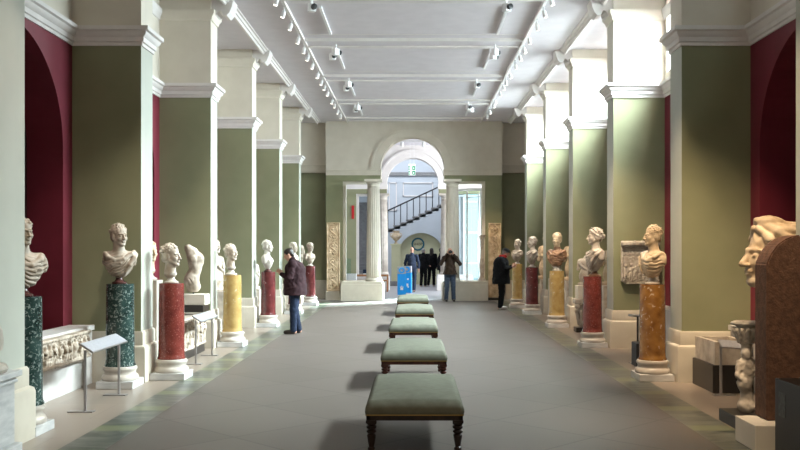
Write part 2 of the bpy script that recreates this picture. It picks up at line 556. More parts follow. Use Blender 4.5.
def nets(F, L, h, name):
    ins = F < 0
    nx, ny, nz = F.shape
    cn = [(a, b, c) for a in (0, 1) for b in (0, 1) for c in (0, 1)]
    sub = lambda A, o: A[o[0]:nx - 1 + o[0], o[1]:ny - 1 + o[1], o[2]:nz - 1 + o[2]]
    cnt = sum(sub(ins, o).astype(np.int8) for o in cn)
    act = (cnt > 0) & (cnt < 8)
    idx = np.argwhere(act)
    acc = np.zeros((len(idx), 3)); num = np.zeros(len(idx))
    for i, o1 in enumerate(cn):
        for o2 in cn[i + 1:]:
            if sum(abs(a - b) for a, b in zip(o1, o2)) != 1: continue
            f1 = F[idx[:, 0] + o1[0], idx[:, 1] + o1[1], idx[:, 2] + o1[2]]
            f2 = F[idx[:, 0] + o2[0], idx[:, 1] + o2[1], idx[:, 2] + o2[2]]
            c = (f1 < 0) != (f2 < 0)
            t = np.where(c, f1 / np.where(c, f1 - f2, 1), 0)
            for ax in range(3):
                acc[:, ax] += np.where(c, o1[ax] + t * (o2[ax] - o1[ax]), 0)
            num += c
    V = (idx + acc / num[:, None]) * h + L
    vid = np.full(act.shape, -1, dtype=np.int64)
    vid[act] = np.arange(len(idx))
    quads = []
    for ax in range(3):
        s0 = [slice(1, -1)] * 3; s1 = [slice(1, -1)] * 3
        s0[ax] = slice(0, -1); s1[ax] = slice(1, None)
        a, b = ins[tuple(s0)], ins[tuple(s1)]
        off = [1, 1, 1]; off[ax] = 0
        for flip, m in ((False, a & ~b), (True, ~a & b)):
            p = np.argwhere(m) + off
            u, v = [x for x in range(3) if x != ax]
            def g(du, dv):
                q = p.copy(); q[:, u] -= du; q[:, v] -= dv
                return vid[q[:, 0], q[:, 1], q[:, 2]]
            Q = np.stack([g(1, 1), g(0, 1), g(0, 0), g(1, 0)], 1)
            if ax == 1: flip = not flip
            quads.append(Q[:, ::-1] if flip else Q)
    Q = np.concatenate(quads)
    Q = Q[(Q >= 0).all(1)]
    me = bpy.data.meshes.new(name)
    me.vertices.add(len(V)); me.vertices.foreach_set('co', V.astype(np.float32).ravel())
    me.loops.add(Q.size); me.loops.foreach_set('vertex_index', Q.astype(np.int32).ravel())
    me.polygons.add(len(Q))
    me.polygons.foreach_set('loop_start', np.arange(0, Q.size, 4, dtype=np.int32))
    me.polygons.foreach_set('loop_total', np.full(len(Q), 4, dtype=np.int32))
    me.update(calc_edges=True)
    me.polygons.foreach_set('use_smooth', np.ones(len(Q), dtype=bool))
    return me


# ------------------------------------------------------------------ the hall
XL, XR = 3.487, 3.42           # pier faces, left and right
WD = 0.88                      # depth of a bay
D6 = 31.0
Y_BACK = -3.0

bm = bm_new(); box(bm, -7.5, 7.5, Y_BACK - .2, 53, -0.1, 0)
struct(obj('floor', bm, M['floor']))
bm = bm_new()
box(bm, -4.6, 4.6, Y_BACK - .2, 38.2, 6.0, 6.15)
struct(obj('ceiling', bm, M['ceiling']))
bm = bm_new(); box(bm, -4.6, 4.6, Y_BACK - .2, Y_BACK, 0, 6)
struct(obj('wall_back', bm, M['cream']))

# ceiling ribs and mouldings
RIBS = [3.9, 7.6, 11.3, 15.1, 18.65, 22.45, 26.1, 29.6]
bm = bm_new()
for y in RIBS:
    box(bm, -2.24, 2.24, y - .31, y - .27, 5.94, 6.0)
    box(bm, -2.24, 2.24, y + .27, y + .31, 5.94, 6.0)
for s in (-1, 1):
    box(bm, s * 2.24 - .012, s * 2.24 + .012, Y_BACK, 30.3, 5.94, 6.0)
for a, b in zip(RIBS, RIBS[1:]):
    for y in (a + .62, b - .62):
        box(bm, -2.2, 2.2, y - .008, y + .008, 5.994, 6.0)
t1 = struct(obj('trim_1', bm, M['mould']))
bm = bm_new()
for y in RIBS: box(bm, -2.22, 2.22, y - .27, y + .27, 5.975, 5.999)
obj('rib_face', bm, M['ceiling'], t1)
for n, s in ((2, -1), (3, 1)):
    bm = bm_new()
    prof = [(3.14, 6.0), (3.14, 5.98), (3.18, 5.975), (3.195, 5.945), (3.225, 5.94), (3.24, 5.90), (3.28, 5.90), (3.28, 6.0)]
    prism_y(bm, [(s * x, z) for x, z in prof], Y_BACK, 30.3)
    struct(obj('trim_%d' % n, bm, M['mould']))

CORN = [(0, 4.295), (.02, 4.295), (.022, 4.335), (.042, 4.345), (.045, 4.40), (.08, 4.43), (.09, 4.465), (.12, 4.48), (.12, 4.53), (0, 4.545)]
DADO = [(.07, 0), (.07, .42), (.06, .455), (.028, .475), (.028, .625), (.014, .65), (0, .65)]
CAPM = [(0, 5.62), (.02, 5.63), (.03, 5.68), (.07, 5.74), (.07, 5.80), (0, 5.82)]


def u_mould(bm, prof, s, xi, xw, y0, y1):
    rows = []
    for off, z in prof:
        rows.append([bm.verts.new(p) for p in ((s * xw, y0 - off, z), (s * (xi - off), y0 - off, z), (s * (xi - off), y1 + off, z), (s * xw, y1 + off, z))])
    for a, b in zip(rows, rows[1:]):
        for i in range(3):
            bm.faces.new((a[i], a[i + 1], b[i + 1], b[i]))


def bay_run(bm, prof, s, xw, y0, y1, base=0):
    rows = [[bm.verts.new((s * (xw - off), y, z)) for y in (y0, y1)] for off, z in prof]
    for a, b in zip(rows, rows[1:]):
        bm.faces.new((a[0], a[1], b[1], b[0]))


PIERS = BAY + [D6]
for side, s, xi in (('left', -1, XL), ('right', 1, XR)):
    xw = xi + WD
    for k, y0 in enumerate(PIERS):
        y1 = y0 + THK
        bm = bm_new()
        for f in box(bm, *sorted((s * xi, s * (xw + .1))), y0, y1, 0, 4.30):
            if abs(f.normal.x if f.normal.length else 0) > .5: pass
        bm.normal_update()
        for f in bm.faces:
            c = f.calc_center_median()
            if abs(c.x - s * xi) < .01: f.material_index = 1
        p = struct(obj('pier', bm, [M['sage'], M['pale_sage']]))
        bm = bm_new(); box(bm, *sorted((s * xi, s * (xw + .1))), y0, y1, 4.30, 6.0)
        obj('upper_pier', bm, M['cream'], p)
        bm = bm_new(); u_mould(bm, CORN, s, xi, xw, y0, y1)
        obj('cornice', bm, M['mould'], p, auto=True)
        bm = bm_new(); u_mould(bm, DADO, s, xi, xw, y0, y1)
        obj('dado', bm, M['dado'], p, auto=True)
        bm = bm_new(); u_mould(bm, CAPM, s, xi, xw, y0, y1)
        obj('capital', bm, M['cream'], p, auto=True)
        if k < len(PIERS) - 1:
            bm = bm_new()
            pr = [(xi + .02, 6.0), (xi + .02, 5.72), (xi - .05, 5.72), (xi - .10, 5.745), (xi - .12, 5.80), (xi - .17, 5.81), (xi - .20, 5.735), (xi - .26, 5.73), (xi - .31, 5.78), (xi - .35, 5.88), (xi - .37, 6.0)]
            prism_y(bm, [(s * x, z) for x, z in pr], y0 + .06, y1 - .06)
            obj('bracket', bm, M['mould'], p)
    # outer wall with arched niches, bay by bay
    wall = bm_new(); nich = bm_new(); upper = bm_new(); corn = bm_new(); led = bm_new()
    for k in range(len(PIERS) - 1):
        a, b = PIERS[k] + THK, PIERS[k + 1]
        mid, hw, zc, rv = (a + b) / 2, 1.42, 2.95, 1.27
        hw = min(hw, (b - a) / 2 - .25)
        out = [(a, 0), (mid - hw, 0)]
        out += [(mid - hw * math.cos(t), zc + rv * math.sin(t)) for t in [PI * i / 32 for i in range(33)]]
        out += [(mid + hw, 0), (b, 0), (b, 4.5), (a, 4.5)]
        prism_x(wall, out, s * xw, s * (xw + .45))
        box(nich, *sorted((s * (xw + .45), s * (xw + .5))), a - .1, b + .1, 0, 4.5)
        has_win = side == 'right' and k in (2, 3, 4, 5, 6)
        wa, wbb = (a + .35, b - .75) if k == 2 else (a + .12, b - .12)  # shorter opening: window added out of view to admit the bench-shadow beam
        if has_win:
            x0, x1 = xw + .0, xw + .2
            box(upper, *sorted((s * x0, s * x1)), a, b, 4.5, 4.72)
            box(upper, *sorted((s * x0, s * x1)), a, wa, 4.72, 6.0)
            box(upper, *sorted((s * x0, s * x1)), wbb, b, 4.72, 6.0)
            box(upper, *sorted((s * x0, s * x1)), wa, wbb, 5.93, 6.0)
            bm = bm_new()
            for i in range(5):
                yy = wa + (wbb - wa) * i / 4
                box(bm, s * (xw + .08), s * (xw + .13), yy - .025, yy + .025, 4.72, 5.93)
            for z in (4.74, 5.33, 5.91):
                box(bm, s * (xw + .085), s * (xw + .125), wa, wbb, z - .025, z + .025)
            w = struct(obj('window_%d' % (k - 1), bm, M['mould']))
            bm = bm_new(); box(bm, s * (xw + .10), s * (xw + .106), wa, wbb, 4.74, 5.91)
            obj('pane', bm, M['glass'], w)
        else:
            box(upper, *sorted((s * xw, s * (xw + .2))), a, b, 4.5, 6.0)
        bay_run(corn, CORN, s, xw, a, b)
        bay_run(corn, CAPM, s, xw, a, b)
        x0, x1 = xw - .29, xw + .0
        box(led, *sorted((s * x0, s * x1)), a + .1, b - .1, 0, .68)
        box(led, *sorted((s * (x0 - .03), s * x1)), a + .1, b - .1, .68, .74)
    w = struct(obj('wall_' + side, wall, M['red']))
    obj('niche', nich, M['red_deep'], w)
    obj('upper_wall', upper, M['cream'], w)
    obj('cornice', corn, M['mould'], w, auto=True)
    obj('ledge', led, M['ledge'], w)

# recesses either side of the end wall
XC = -0.05


def arcade(name, y, mats, half=2.97, right_open=False):
    wm, sm, mm = mats
    rad, zc = 1.07, 4.46
    bm = bm_new()
    arc = [(XC - rad * math.cos(t), zc + rad * math.sin(t)) for t in [PI * i / 40 for i in range(41)]]
    out = [(-half, 4.0), (XC - rad, 4.0)] + arc + [(XC + rad, 4.0), (half, 4.0), (half, 6.0), (-half, 6.0)]
    prism_y(bm, out, y, y + .5)
    w = struct(obj(name, bm, wm))
    bm = bm_new()                                   # green frieze below the entablature
    box(bm, -half, XC - rad - .001, y - .012, y + .512, 3.99, 4.18)
    box(bm, XC + rad + .001, half, y - .012, y + .512, 3.99, 4.18)
    box(bm, -half, -2.40, y, y + .5, 0, 3.99)
    if not right_open: box(bm, 2.40, half, y, y + .5, 0, 3.99)
    obj('frieze', bm, sm, w)
    bm = bm_new()
    for x0, x1 in ((-half, XC - rad + .02), (XC + rad - .02, half)):
        for dz0, dz1, o in ((4.18, 4.25, .03), (4.25, 4.33, .06), (4.33, 4.40, .11)):
            box(bm, x0, x1, y - o, y + .5 + o, dz0, dz1)
    ro, ri = 1.42, 1.07
    for r0, r1, o in ((1.07, 1.34, .03), (1.34, 1.42, .06)):
        for yy in (y - o, y + .5):
            oo = [(XC - r1 * math.cos(t), zc - .06 + r1 * math.sin(t)) for t in [PI * i / 40 for i in range(41)]]
            ii = [(XC + r0 * math.cos(t), zc - .06 + r0 * math.sin(t)) for t in [PI * i / 40 for i in range(41)]]
            prism_y(bm, oo + ii, yy, yy + o)
    obj('architrave', bm, mm, w)
    bm = bm_new()
    box(bm, -2.43, -2.30, y + .1, y + .4, .64, 3.99)
    box(bm, -2.40, -1.5, y + .08, y + .42, 3.90, 3.99)
    if not right_open:
        box(bm, 2.30, 2.43, y + .1, y + .4, .64, 3.99)
        box(bm, 1.4, 2.40, y + .08, y + .42, 3.90, 3.99)
    obj('jamb', bm, mm, w)
    return w


arcade('wall_front', 30.3, (M['cream'], M['sage'], M['cream']))
arcade('wall_corridor', 37.3, (M['mould'], M['sage'], M['mould']), right_open=True)
for n, y, tail in ((4, 29.4, 'near'), (5, 36.6, 'far')):
    for j, (x0, x1) in enumerate(((-2.40, -1.01), (.93, 2.42))):
        bm = bm_new(); box(bm, x0, x1, y, y + 1.2, 0, .55, bev=.01); box(bm, x0 + .03, x1 - .03, y + .03, y + 1.17, .55, .64, bev=.01)
        struct(obj('trim_%d' % (n * 2 + j), bm, M['dado'] if y < 30 else M['ledge']))
bm = bm_new()
for s, xi in ((-1, XL), (1, XR)):
    box(bm, *sorted((s * 2.97, s * (xi + .95))), 30.72, 30.9, 4.3, 6)
struct(obj('wall_recess', bm, M['cream']))
bm = bm_new()
for s, xi in ((-1, XL), (1, XR)):
    box(bm, *sorted((s * 2.97, s * (xi + .95))), 30.7, 30.9, 0, 4.3)
struct(obj('wall_recess_lower', bm, M['sage']))
bm = bm_new()
for s, xi in ((-1, XL), (1, XR)):
    box(bm, *sorted((s * 2.9, s * (xi + .9))), 30.6, 30.7, 4.29, 4.55)
    box(bm, *sorted((s * 2.41, s * 2.98)), 30.24, 30.3, 0, .64)
    box(bm, *sorted((s * 2.97, s * (xi + .9))), 30.62, 30.7, 0, .64)
struct(obj('trim_12', bm, M['dado']))


def fluted_column(x, y, label, wh):
    t = thing('fluted_column', label, 'column', (x, y, .64), group=None)
    m = M['base'] if wh else M['cream']
    h = 4.0 - .64
    def rf(r, z, a):
        f = abs(math.sin(a * 10))
        return r - .016 * (1 - (1 - f)**2)
    bm = bm_new()
    lathe(bm, [(.235, .12), (.235, .8), (.228, 1.6), (.215, 2.4), (.20, h - .26)], 160, rfun=rf)
    obj('shaft', bm, m, t, smooth=True)
    bm = bm_new()
    lathe(bm, [(.26, 0), (.27, .02), (.27, .06), (.25, .08), (.245, .12)], 40)
    obj('base', bm, m, t, auto=True)
    bm = bm_new()
    lathe(bm, [(.205, h - .27), (.215, h - .26), (.215, h - .23), (.205, h - .22), (.21, h - .16), (.24, h - .12), (.27, h - .09)], 40)
    box(bm, -.29, .29, -.29, .29, h - .09, h - .01)
    obj('capital', bm, m, t, auto=True)
    return t


fluted_column(-1.335, 29.72, 'cream fluted column left of the near archway', False)
fluted_column(1.265, 29.72, 'cream fluted column right of the near archway, behind the photographer', False)
fluted_column(-1.31, 37.25, 'white fluted column left of the far inner archway', True)
fluted_column(1.33, 37.25, 'white fluted column right of the far inner archway', True)

# ---- corridor, entrance and stair hall
bm = bm_new(); box(bm, -4.7, -4.5, 31.6, 52, 0, 8); struct(obj('wall_stair_left', bm, M['stair_wall']))
bm = bm_new(); box(bm, 1.9, 2.1, 38.1, 44, 0, 8); struct(obj('wall_stair_right', bm, M['stair_wall']))
bm = bm_new(); box(bm, -4.6, 4.6, 38.1, 38.2, 6.0, 8); struct(obj('wall_stair_front', bm, M['stair_wall']))
bm = bm_new(); box(bm, -4.7, 2.1, 38.1, 52, 8, 8.1); struct(obj('ceiling_stair', bm, M['ceiling']))
# rear wall with the arched olive niche; panels and cornice on it
YS = 43.0
bm = bm_new(); box(bm, -1.30, 1.95, YS + 1.6, YS + 1.8, 0, 8); box(bm, -4.6, -1.3, YS + 7.4, YS + 7.6, 0, 8)
struct(obj('wall_far', bm, M['stair_wall']))
bm = bm_new()
box(bm, -1.3, 1.9, YS + 1.5, YS + 1.6, 5.33, 5.42); box(bm, -1.3, 1.9, YS + 1.53, YS + 1.6, 5.42, 5.5)
struct(obj('trim_13', bm, M['stair']))
bm = bm_new()
for x0, x1, z0, z1 in ((-.55, .95, 4.3, 5.0), (-1.25, -.85, 3.6, 5.0)):
    for a, b, c, d in ((x0, x1, z0, z0 + .05), (x0, x1, z1 - .05, z1), (x0, x0 + .05, z0, z1), (x1 - .05, x1, z0, z1)):
        box(bm, a, b, YS + 1.55, YS + 1.6, c, d)
struct(obj('trim_14', bm, M['mould']))
# side wall under the rising flight, with an arched recess
ax0, arr, az = .33, 1.10, 1.37
bm = bm_new()
n = 14; sx0, sz0 = -1.27, 2.55; run, rise = .305, .142
out = [(-1.27, 0), (ax0 - arr, 0)] + [(ax0 - arr * math.cos(t), az + arr * math.sin(t)) for t in [PI * i / 36 for i in range(37)]] + [(ax0 + arr, 0), (1.95, 0)]
top = sz0 + rise * (1.95 - sx0) / run
out += [(1.95, top), (-1.27, sz0)]
prism_y(bm, out, YS, YS + .25)
struct(obj('wall_stair_side', bm, M['stair_wall']))
bm = bm_new(); box(bm, -1.2, 1.9, YS + .25, YS + .3, 0, 2.6); struct(obj('wall_niche', bm, M['olive']))

st = thing('upper_staircase', 'grey stone stair flight rising to the right with black balustrade, behind inner arch', 'staircase', (0, YS, 0))
bm = bm_new()
for i in range(11):
    x = sx0 + run * i
    z = sz0 + rise * (i + 1)
    box(bm, x - .03, min(x + run, 1.93), -.04, 1.55, z - .05, z)
    box(bm, x, min(x + run, 1.93), .0, 1.5, z - rise - .04, z - .05)
obj('step', bm, M['stair'], st)
bm = bm_new()
tube(bm, [(sx0, .05, sz0 + .98), (1.9, .05, sz0 + .98 + rise * (1.9 - sx0) / run)], .035, 8)
obj('handrail', bm, M['black'], st)
for i in range(11):
    x = sx0 + run * i + .02
    bm = bm_new(); tube(bm, [(x, .05, sz0 + rise * (i + 1) - .1), (x, .05, sz0 + .98 + rise * i)], .022, 6)
    obj('baluster', bm, M['black'], st)
st = thing('lower_staircase', 'broad grey stone stair flight climbing away at left of the far hall', 'staircase', (-2.85, YS, 0))
bm = bm_new()
for i in range(26):
    box(bm, -1.6, 1.5, i * .28, 7.4, .165 * i, .165 * (i + 1) - .03)
    box(bm, -1.6, 1.5, i * .28 - .03, 7.4, .165 * (i + 1) - .03, .165 * (i + 1))
obj('step', bm, M['stair'], st)
bm = bm_new()
tube(bm, [(1.46, 0, .95), (1.46, 6.0, 4.5)], .035); tube(bm, [(1.46, 0, 0), (1.46, 0, .95)], .05)
obj('handrail', bm, M['black'], st)

# entrance side: glass doors, paving outside
bm = bm_new(); box(bm, 7.5, 30, 24, 60, -.12, -.02); struct(obj('ground', bm, M['pave']))
bm = bm_new()
for x in (2.10, 2.95, 3.8, 4.55):
    box(bm, x - .03, x + .03, 38.0, 38.08, 0, 6.0)
for z in (.05, 1.1, 2.4, 3.7, 5.9):
    box(bm, 2.1, 4.6, 38.01, 38.07, z - .03, z + .03)
w = struct(obj('window_6', bm, M['white']))
bm = bm_new(); box(bm, 2.1, 4.6, 38.03, 38.045, 0, 6); obj('pane', bm, M['glass_c'], w)
gx, gy, gr = 2.35, 32.6, .95
v = thing('revolving_door', 'tall curved glass entrance drum with slim white frames, right of the archway', 'door', (gx, gy, 0))
bm = bm_new()
seg = 32
for rr, flipn in ((gr, 0),):
    pv = None
    for i in range(seg + 1):
        a = PI + PI * i / seg
        c = (bm.verts.new((rr * math.cos(a), rr * math.sin(a), .05)), bm.verts.new((rr * math.cos(a), rr * math.sin(a), 3.75)))
        if pv: bm.faces.new((pv[0], c[0], c[1], pv[1]))
        pv = c
bmesh.ops.solidify(bm, geom=bm.faces[:], thickness=.012)
obj('curved_glass', bm, M['glass_c'], v)
for i in range(7):
    a = PI + PI * i / 6
    bm = bm_new(); x, y = gr * math.cos(a), gr * math.sin(a)
    box(bm, x - .03, x + .03, y - .03, y + .03, 0, 3.8)
    obj('frame_post', bm, M['white'], v)
for z in (0, 3.75):
    bm = bm_new()
    pts = [((gr + .02) * math.cos(PI + PI * i / seg), (gr + .02) * math.sin(PI + PI * i / seg), z + .05) for i in range(seg + 1)]
    tube(bm, pts, .05, 8)
    obj('frame_ring', bm, M['white'], v)
bm = bm_new()
for a in (0, PI / 2):
    x, y = .85 * math.cos(a + .5), .85 * math.sin(a + .5)
    tube(bm, [(-x, -y, .1), (x, y, .1)], .03); tube(bm, [(-x, -y, 3.6), (x, y, 3.6)], .03)
tube(bm, [(0, 0, .05), (0, 0, 3.7)], .04)
obj('door_wing', bm, M['white'], v)


# ------------------------------------------------------------------ pedestals
def pedestal(x, y, mat, label, r=.165, top=1.25, pl=.225, rot=0, low=0.0):
    t = thing('pedestal', label, 'pedestal', (x, y, 0))
    bm = bm_new(); box(bm, -pl, pl, -pl, pl, 0, .09, bev=.006)
    obj('plinth', bm, M['plinth'], t)
    bm = bm_new()
    k = pl / .225
    lathe(bm, [(.215 * k, .09), (.222 * k, .10), (.224 * k, .125), (.212 * k, .15), (.192 * k, .165), (.187 * k, .185), (.19 * k, .2), (.203 * k, .215), (.207 * k, .235), (.197 * k, .255), (.18 * k, .262)], 48)
    obj('base', bm, M['base'], t, auto=True)
    bm = bm_new()
    lathe(bm, [(r * 1.08, .262), (r * 1.08, .275), (r * 1.02, .295), (r, .34), (r * .985, .8), (r * .965, top - .01), (r * .95, top)], 56)
    obj('shaft', bm, mat, t, auto=True)
    return t


# ------------------------------------------------------------------ heads and busts
def head(S, hair='short', beard=False, seed=1, eyes=True):
    """a head about .24 m tall looking along -Y, centred on the middle of the skull"""
    rnd = random.Random(seed)
    S.ell((0, .018, .035), (.074, .093, .085), .02)
    S.ell((0, -.03, -.03), (.059, .060, .080), .02)
    S.ell((0, -.068, -.098), (.024, .022, .020), .02)
    for s in (-1, 1):
        S.cap((s * .052, .0, -.055), (s * .018, -.062, -.095), .018, .016, .02)
        S.ell((s * .036, -.058, -.028), (.024, .024, .024), .018)
        S.cap((s * .008, -.088, .018), (s * .045, -.068, .020), .009, .008, .012)
        S.ell((s * .077, .012, -.012), (.010, .020, .032), .008)
    if eyes:
        for s in (-1, 1):
            S.ell((s * .032, -.094, .000), (.017, .012, .010), .010, 'sub')
            S.ell((s * .031, -.073, -.002), (.015, .015, .010), .003)
    S.cap((0, -.083, .012), (0, -.112, -.032), .009, .012, .010)
    for s in (-1, 1):
        S.ell((s * .012, -.100, -.036), (.009, .012, .008), .006)
    S.ell((0, -.086, -.058), (.024, .014, .008), .006)
    S.ell((0, -.084, -.070), (.020, .014, .008), .006)
    S.ell((0, -.101, -.064), (.024, .008, .003), .004, 'sub')
    if hair in ('short', 'curly', 'cap', 'bun', 'wild'):
        S.ell((0, .028, .053), (.085, .102, .082), .004)
        for s in (-1, 1):
            S.ell((s * .066, .035, .0), (.020, .045, .055), .012)
        S.ell((0, .085, -.03), (.055, .035, .05), .02)
    amp = dict(short=.008, curly=.010, cap=.008, bun=.006, wild=.012).get(hair, .004)
    nb = dict(short=70, curly=110, cap=55, bun=50, wild=110).get(hair, 0)
    for i in range(nb):
        th = rnd.uniform(0, 2 * PI); ph = rnd.uniform(-.35, 1.5)
        d = Vector((math.cos(th) * math.cos(ph), math.sin(th) * math.cos(ph), math.sin(ph)))
        if d.y < -.45 and d.z < .45: continue
        if d.z < 0 and d.y < .1: continue
        p = (d.x * .084, .030 + d.y * .101, .052 + d.z * .082)
        rr = rnd.uniform(.012, .019) * (1.25 if hair == 'wild' else 1)
        S.ell(p, (rr, rr, rr * .8), .002)
    if hair in ('short', 'bun', 'cap'):
        S.noise((0, .04, .06), (.11, .12, .11), amp * .7, 130, seed)
    if hair == 'bun':
        S.ell((0, .125, .01), (.040, .042, .040), .012)
        for s in (-1, 1):
            S.path([(s * .02, -.062, .095), (s * .062, -.035, .065), (s * .083, .02, .02), (s * .05, .09, .0)], .014, .008)
        S.path([(-.078, .0, .085), (-.045, -.03, .12), (0, -.042, .132), (.045, -.03, .12), (.078, 0, .085)], .010, .004)
    if beard:
        for i in range(50):
            a = rnd.uniform(-1.5, 1.5); z = rnd.uniform(-.13, -.055)
            q = .062 + rnd.uniform(-.008, .004)
            S.ell((math.sin(a) * q, -.012 - math.cos(a) * (q + .008), z), rnd.uniform(.010, .015), .005)


def neck(S, z=-.2, r=.057):
    S.cap((0, .012, -.06), (0, .025, z), r, r + .006, .02)


def drape(S, seed=1, heavy=True):
    q = 1 if seed % 4 != 1 else -1
    S.ell((0, -.005, -.345), (.165, .105, .145), .03)
    S.ell((0, -.01, -.44), (.115, .075, .07), .03)
    S.fold((0, -.05, -.38), (.26, .22, .17), .010, 150, .55 * q, 2.4)
    S.path([(-.17 * q, .03, -.20), (-.15 * q, -.05, -.225), (-.06 * q, -.098, -.285), (.05 * q, -.102, -.30), (.14 * q, -.06, -.25), (.17 * q, .02, -.215)], [.026, .026, .022, .022, .026, .028], .010)
    S.path([(-.19 * q, .02, -.23), (-.18 * q, -.05, -.27), (-.13 * q, -.09, -.36), (-.08 * q, -.085, -.45)], [.03, .028, .022, .014], .012)
    S.path([(-.17 * q, .03, -.215), (-.11 * q, -.075, -.25), (-.02 * q, -.108, -.335), (.08 * q, -.10, -.36)], [.018, .016, .015, .012], .008)


def torso_bust(S, w=1.0, seed=1, draped=True, low=-.47):
    """shoulders and chest under the head, cut in a curve; z measured from the skull centre"""
    S.cap((-.15 * w, .03, -.255), (.15 * w, .03, -.255), .068, .068, .04)
    S.ell((0, .01, -.32), (.175 * w, .10, .13), .04)
    S.ell((0, -.005, low + .06), (.10 * w, .07, .09), .05)
    for s in (-1, 1):
        S.ell((s * .07 * w, -.065, -.31), (.062, .038, .05), .03)
        S.ell((s * .20 * w, .03, -.31), (.035, .05, .06), .03)
    S.cap((0, .02, -.17), (0, .03, -.23), .060, .095, .04)
    if draped: drape(S, seed)
    S.ell((0, .15, low + .08), (.16, .08, .16), .02, 'sub')


def bust(x, y, z, label, mat, hair='short', yaw=0, tyaw=None, style='draped', s=1.0, sm=None, seed=1, beard=False, pitch=0, hb=1.0, sw=1.0, extra=None, name='marble_bust', cat='bust'):
    """z = top of what carries it; s scales the whole sculpture"""
    tyaw = yaw if tyaw is None else tyaw
    t = thing(name, label, cat, (x, y, z + .002))
    S = Sculpt(.0052 if y < 17 else .0075)
    if style == 'draped':
        hz = .59
        S.push((0, 0, 0), (0, 0, tyaw), s)
        S.push((0, .0, hz)); torso_bust(S, 1.0 * sw, seed, True); S.pop(); S.pop()
        sh = .125
    elif style == 'chest':
        hz = .54
        S.push((0, 0, 0), (0, 0, tyaw), s)
        S.push((0, 0, hz)); torso_bust(S, .78 * sw, seed, False, -.42); S.pop()
        S.path([(0, -.02, .16), (0, 0, .10)], [.07, .06], .03)
        S.pop(); sh = .12
    else:                                          # head and neck only
        hz = .345
        S.push((0, 0, 0), (0, 0, tyaw), s)
        S.cap((0, .01, .27), (0, .015, .15), .05, .052, .02)
        S.cap((0, .005, .15), (0, 0, .12), .05, .062, .02)
        S.pop(); sh = .125
    S.push((0, 0, 0), (0, 0, yaw), s)
    S.push((0, -.005, hz), (pitch, 0, 0), hb)
    head(S, hair, beard, seed); neck(S)
    if extra: extra(S)
    S.pop(); S.pop()
    me = S.mesh('sculpture')
    link('carved_figure', me, t, mat)
    bm = bm_new()
    q = s * sh / .12
    lathe(bm, [(.085 * s, 0), (.09 * s, .006 * q), (.088 * s, .02 * q), (.06 * s, .032 * q), (.042 * s, .055 * q), (.040 * s, .075 * q), (.052 * s, .09 * q), (.066 * s, .10 * q), (.066 * s, .125 * q)], 32)
    obj('socle', bm, sm or M['base'], t, auto=True)
    return t


def side_lock(S):
    S.path([(.03, .08, -.04), (.05, .07, -.12), (.09, .0, -.2)], .02, .01)


# ---- left side, near to far
pedestal(-3.62, 8.33, M['green'], 'green speckled marble pedestal half hidden by the nearest left pier', .172, 1.26, pl=.21)
bust(-3.62, 8.33, 1.26, 'marble bust partly hidden by the nearest left pier, on the foremost green pedestal', M['marble'], 'curly', R(55), R(40), s=1.0, seed=3, sm=M['socle_red'])
pedestal(-3.63, 11.12, M['green'], 'green speckled marble pedestal in full view before the olive pier at left', .172, 1.27)
bust(-3.64, 11.12, 1.27, 'draped marble bust of a man on a dark red socle, on left green pedestal', M['marble'], 'cap', R(48), R(15), s=1.0, seed=5, sm=M['socle_red'], sw=.84, hb=1.1)
pedestal(-3.19, 11.84, M['red_st'], 'bright red marble pedestal beside the green one at left', .168, 1.25)
bust(-3.19, 11.84, 1.25, 'marble head with thick curly hair on the bright red left pedestal', M['marble'], 'curly', R(75), style='neck', s=1.04, seed=7, hb=1.12)
pedestal(-3.18, 15.76, M['yellow'], 'pale yellow marble pedestal on the left side', .16, 1.245)
bust(-3.20, 15.76, 1.245, 'curly marble head turned right on the pale yellow left pedestal', M['marble'], 'curly', R(60), style='neck', s=1.12, seed=9)
pedestal(-3.19, 19.70, M['red_dk'], 'dark red marble pedestal just in front of the man in plum jacket', .16, 1.2)
bust(-3.20, 19.70, 1.2, 'white marble portrait bust with bare chest on the dark red pedestal the man studies', M['base'], 'cap', R(80), style='chest', s=1.03, seed=11, sm=M['socle_red'])
pedestal(-3.15, 23.62, M['red_dk'], 'dark red marble pedestal hidden behind the man in plum jacket', .15, 1.2)
bust(-3.15, 23.62, 1.2, 'marble head peeping over the shoulder of the man in plum jacket', M['marble'], 'curly', R(60), style='chest', s=1.0, seed=12)
pedestal(-3.14, 27.25, M['red_dk'], 'farthest dark red marble pedestal on the left', .155, 1.19)
bust(-3.14, 27.25, 1.19, 'farthest marble bust on the left, on a dark red pedestal', M['marble'], 'bun', R(45), style='chest', s=1.05, seed=13)

# ---- right side, near to far
pedestal(3.11, 11.74, M['amber'], 'large amber brown marble pedestal nearest on the right', .168, 1.24)
bust(3.11, 11.74, 1.24, 'honey coloured draped bust facing left on the large amber pedestal', M['marble_warm'], 'cap', R(-78), R(-72), s=1.06, seed=15, sw=.88)
pedestal(3.10, 15.64, M['red_st'], 'bright red marble pedestal on the right side', .165, 1.225)
bust(3.14, 15.64, 1.225, 'marble bust of a woman with hair tied back on the bright red right pedestal', M['marble'], 'bun', R(-85), R(-80), s=1.16, seed=17, sw=1.0, sm=M['marble_brown'])
pedestal(3.11, 19.6, M['yellow'], 'pale yellow marble pedestal in the middle of the right row', .165, 1.225)
t = bust(3.11, 19.6, 1.225, 'marble head on a brown streaked draped chest on the middle yellow pedestal', M['marble_warm'], 'curly', R(-30), R(-45), s=1.14, seed=19, sw=.85)
pedestal(3.08, 23.5, M['red_dk'], 'dark red marble pedestal on the right side', .165, 1.22)
bust(3.08, 23.5, 1.22, 'pale draped bust facing left on the dark red right pedestal', M['marble'], 'short', R(-80), R(-75), s=1.1, seed=21, sw=.85)
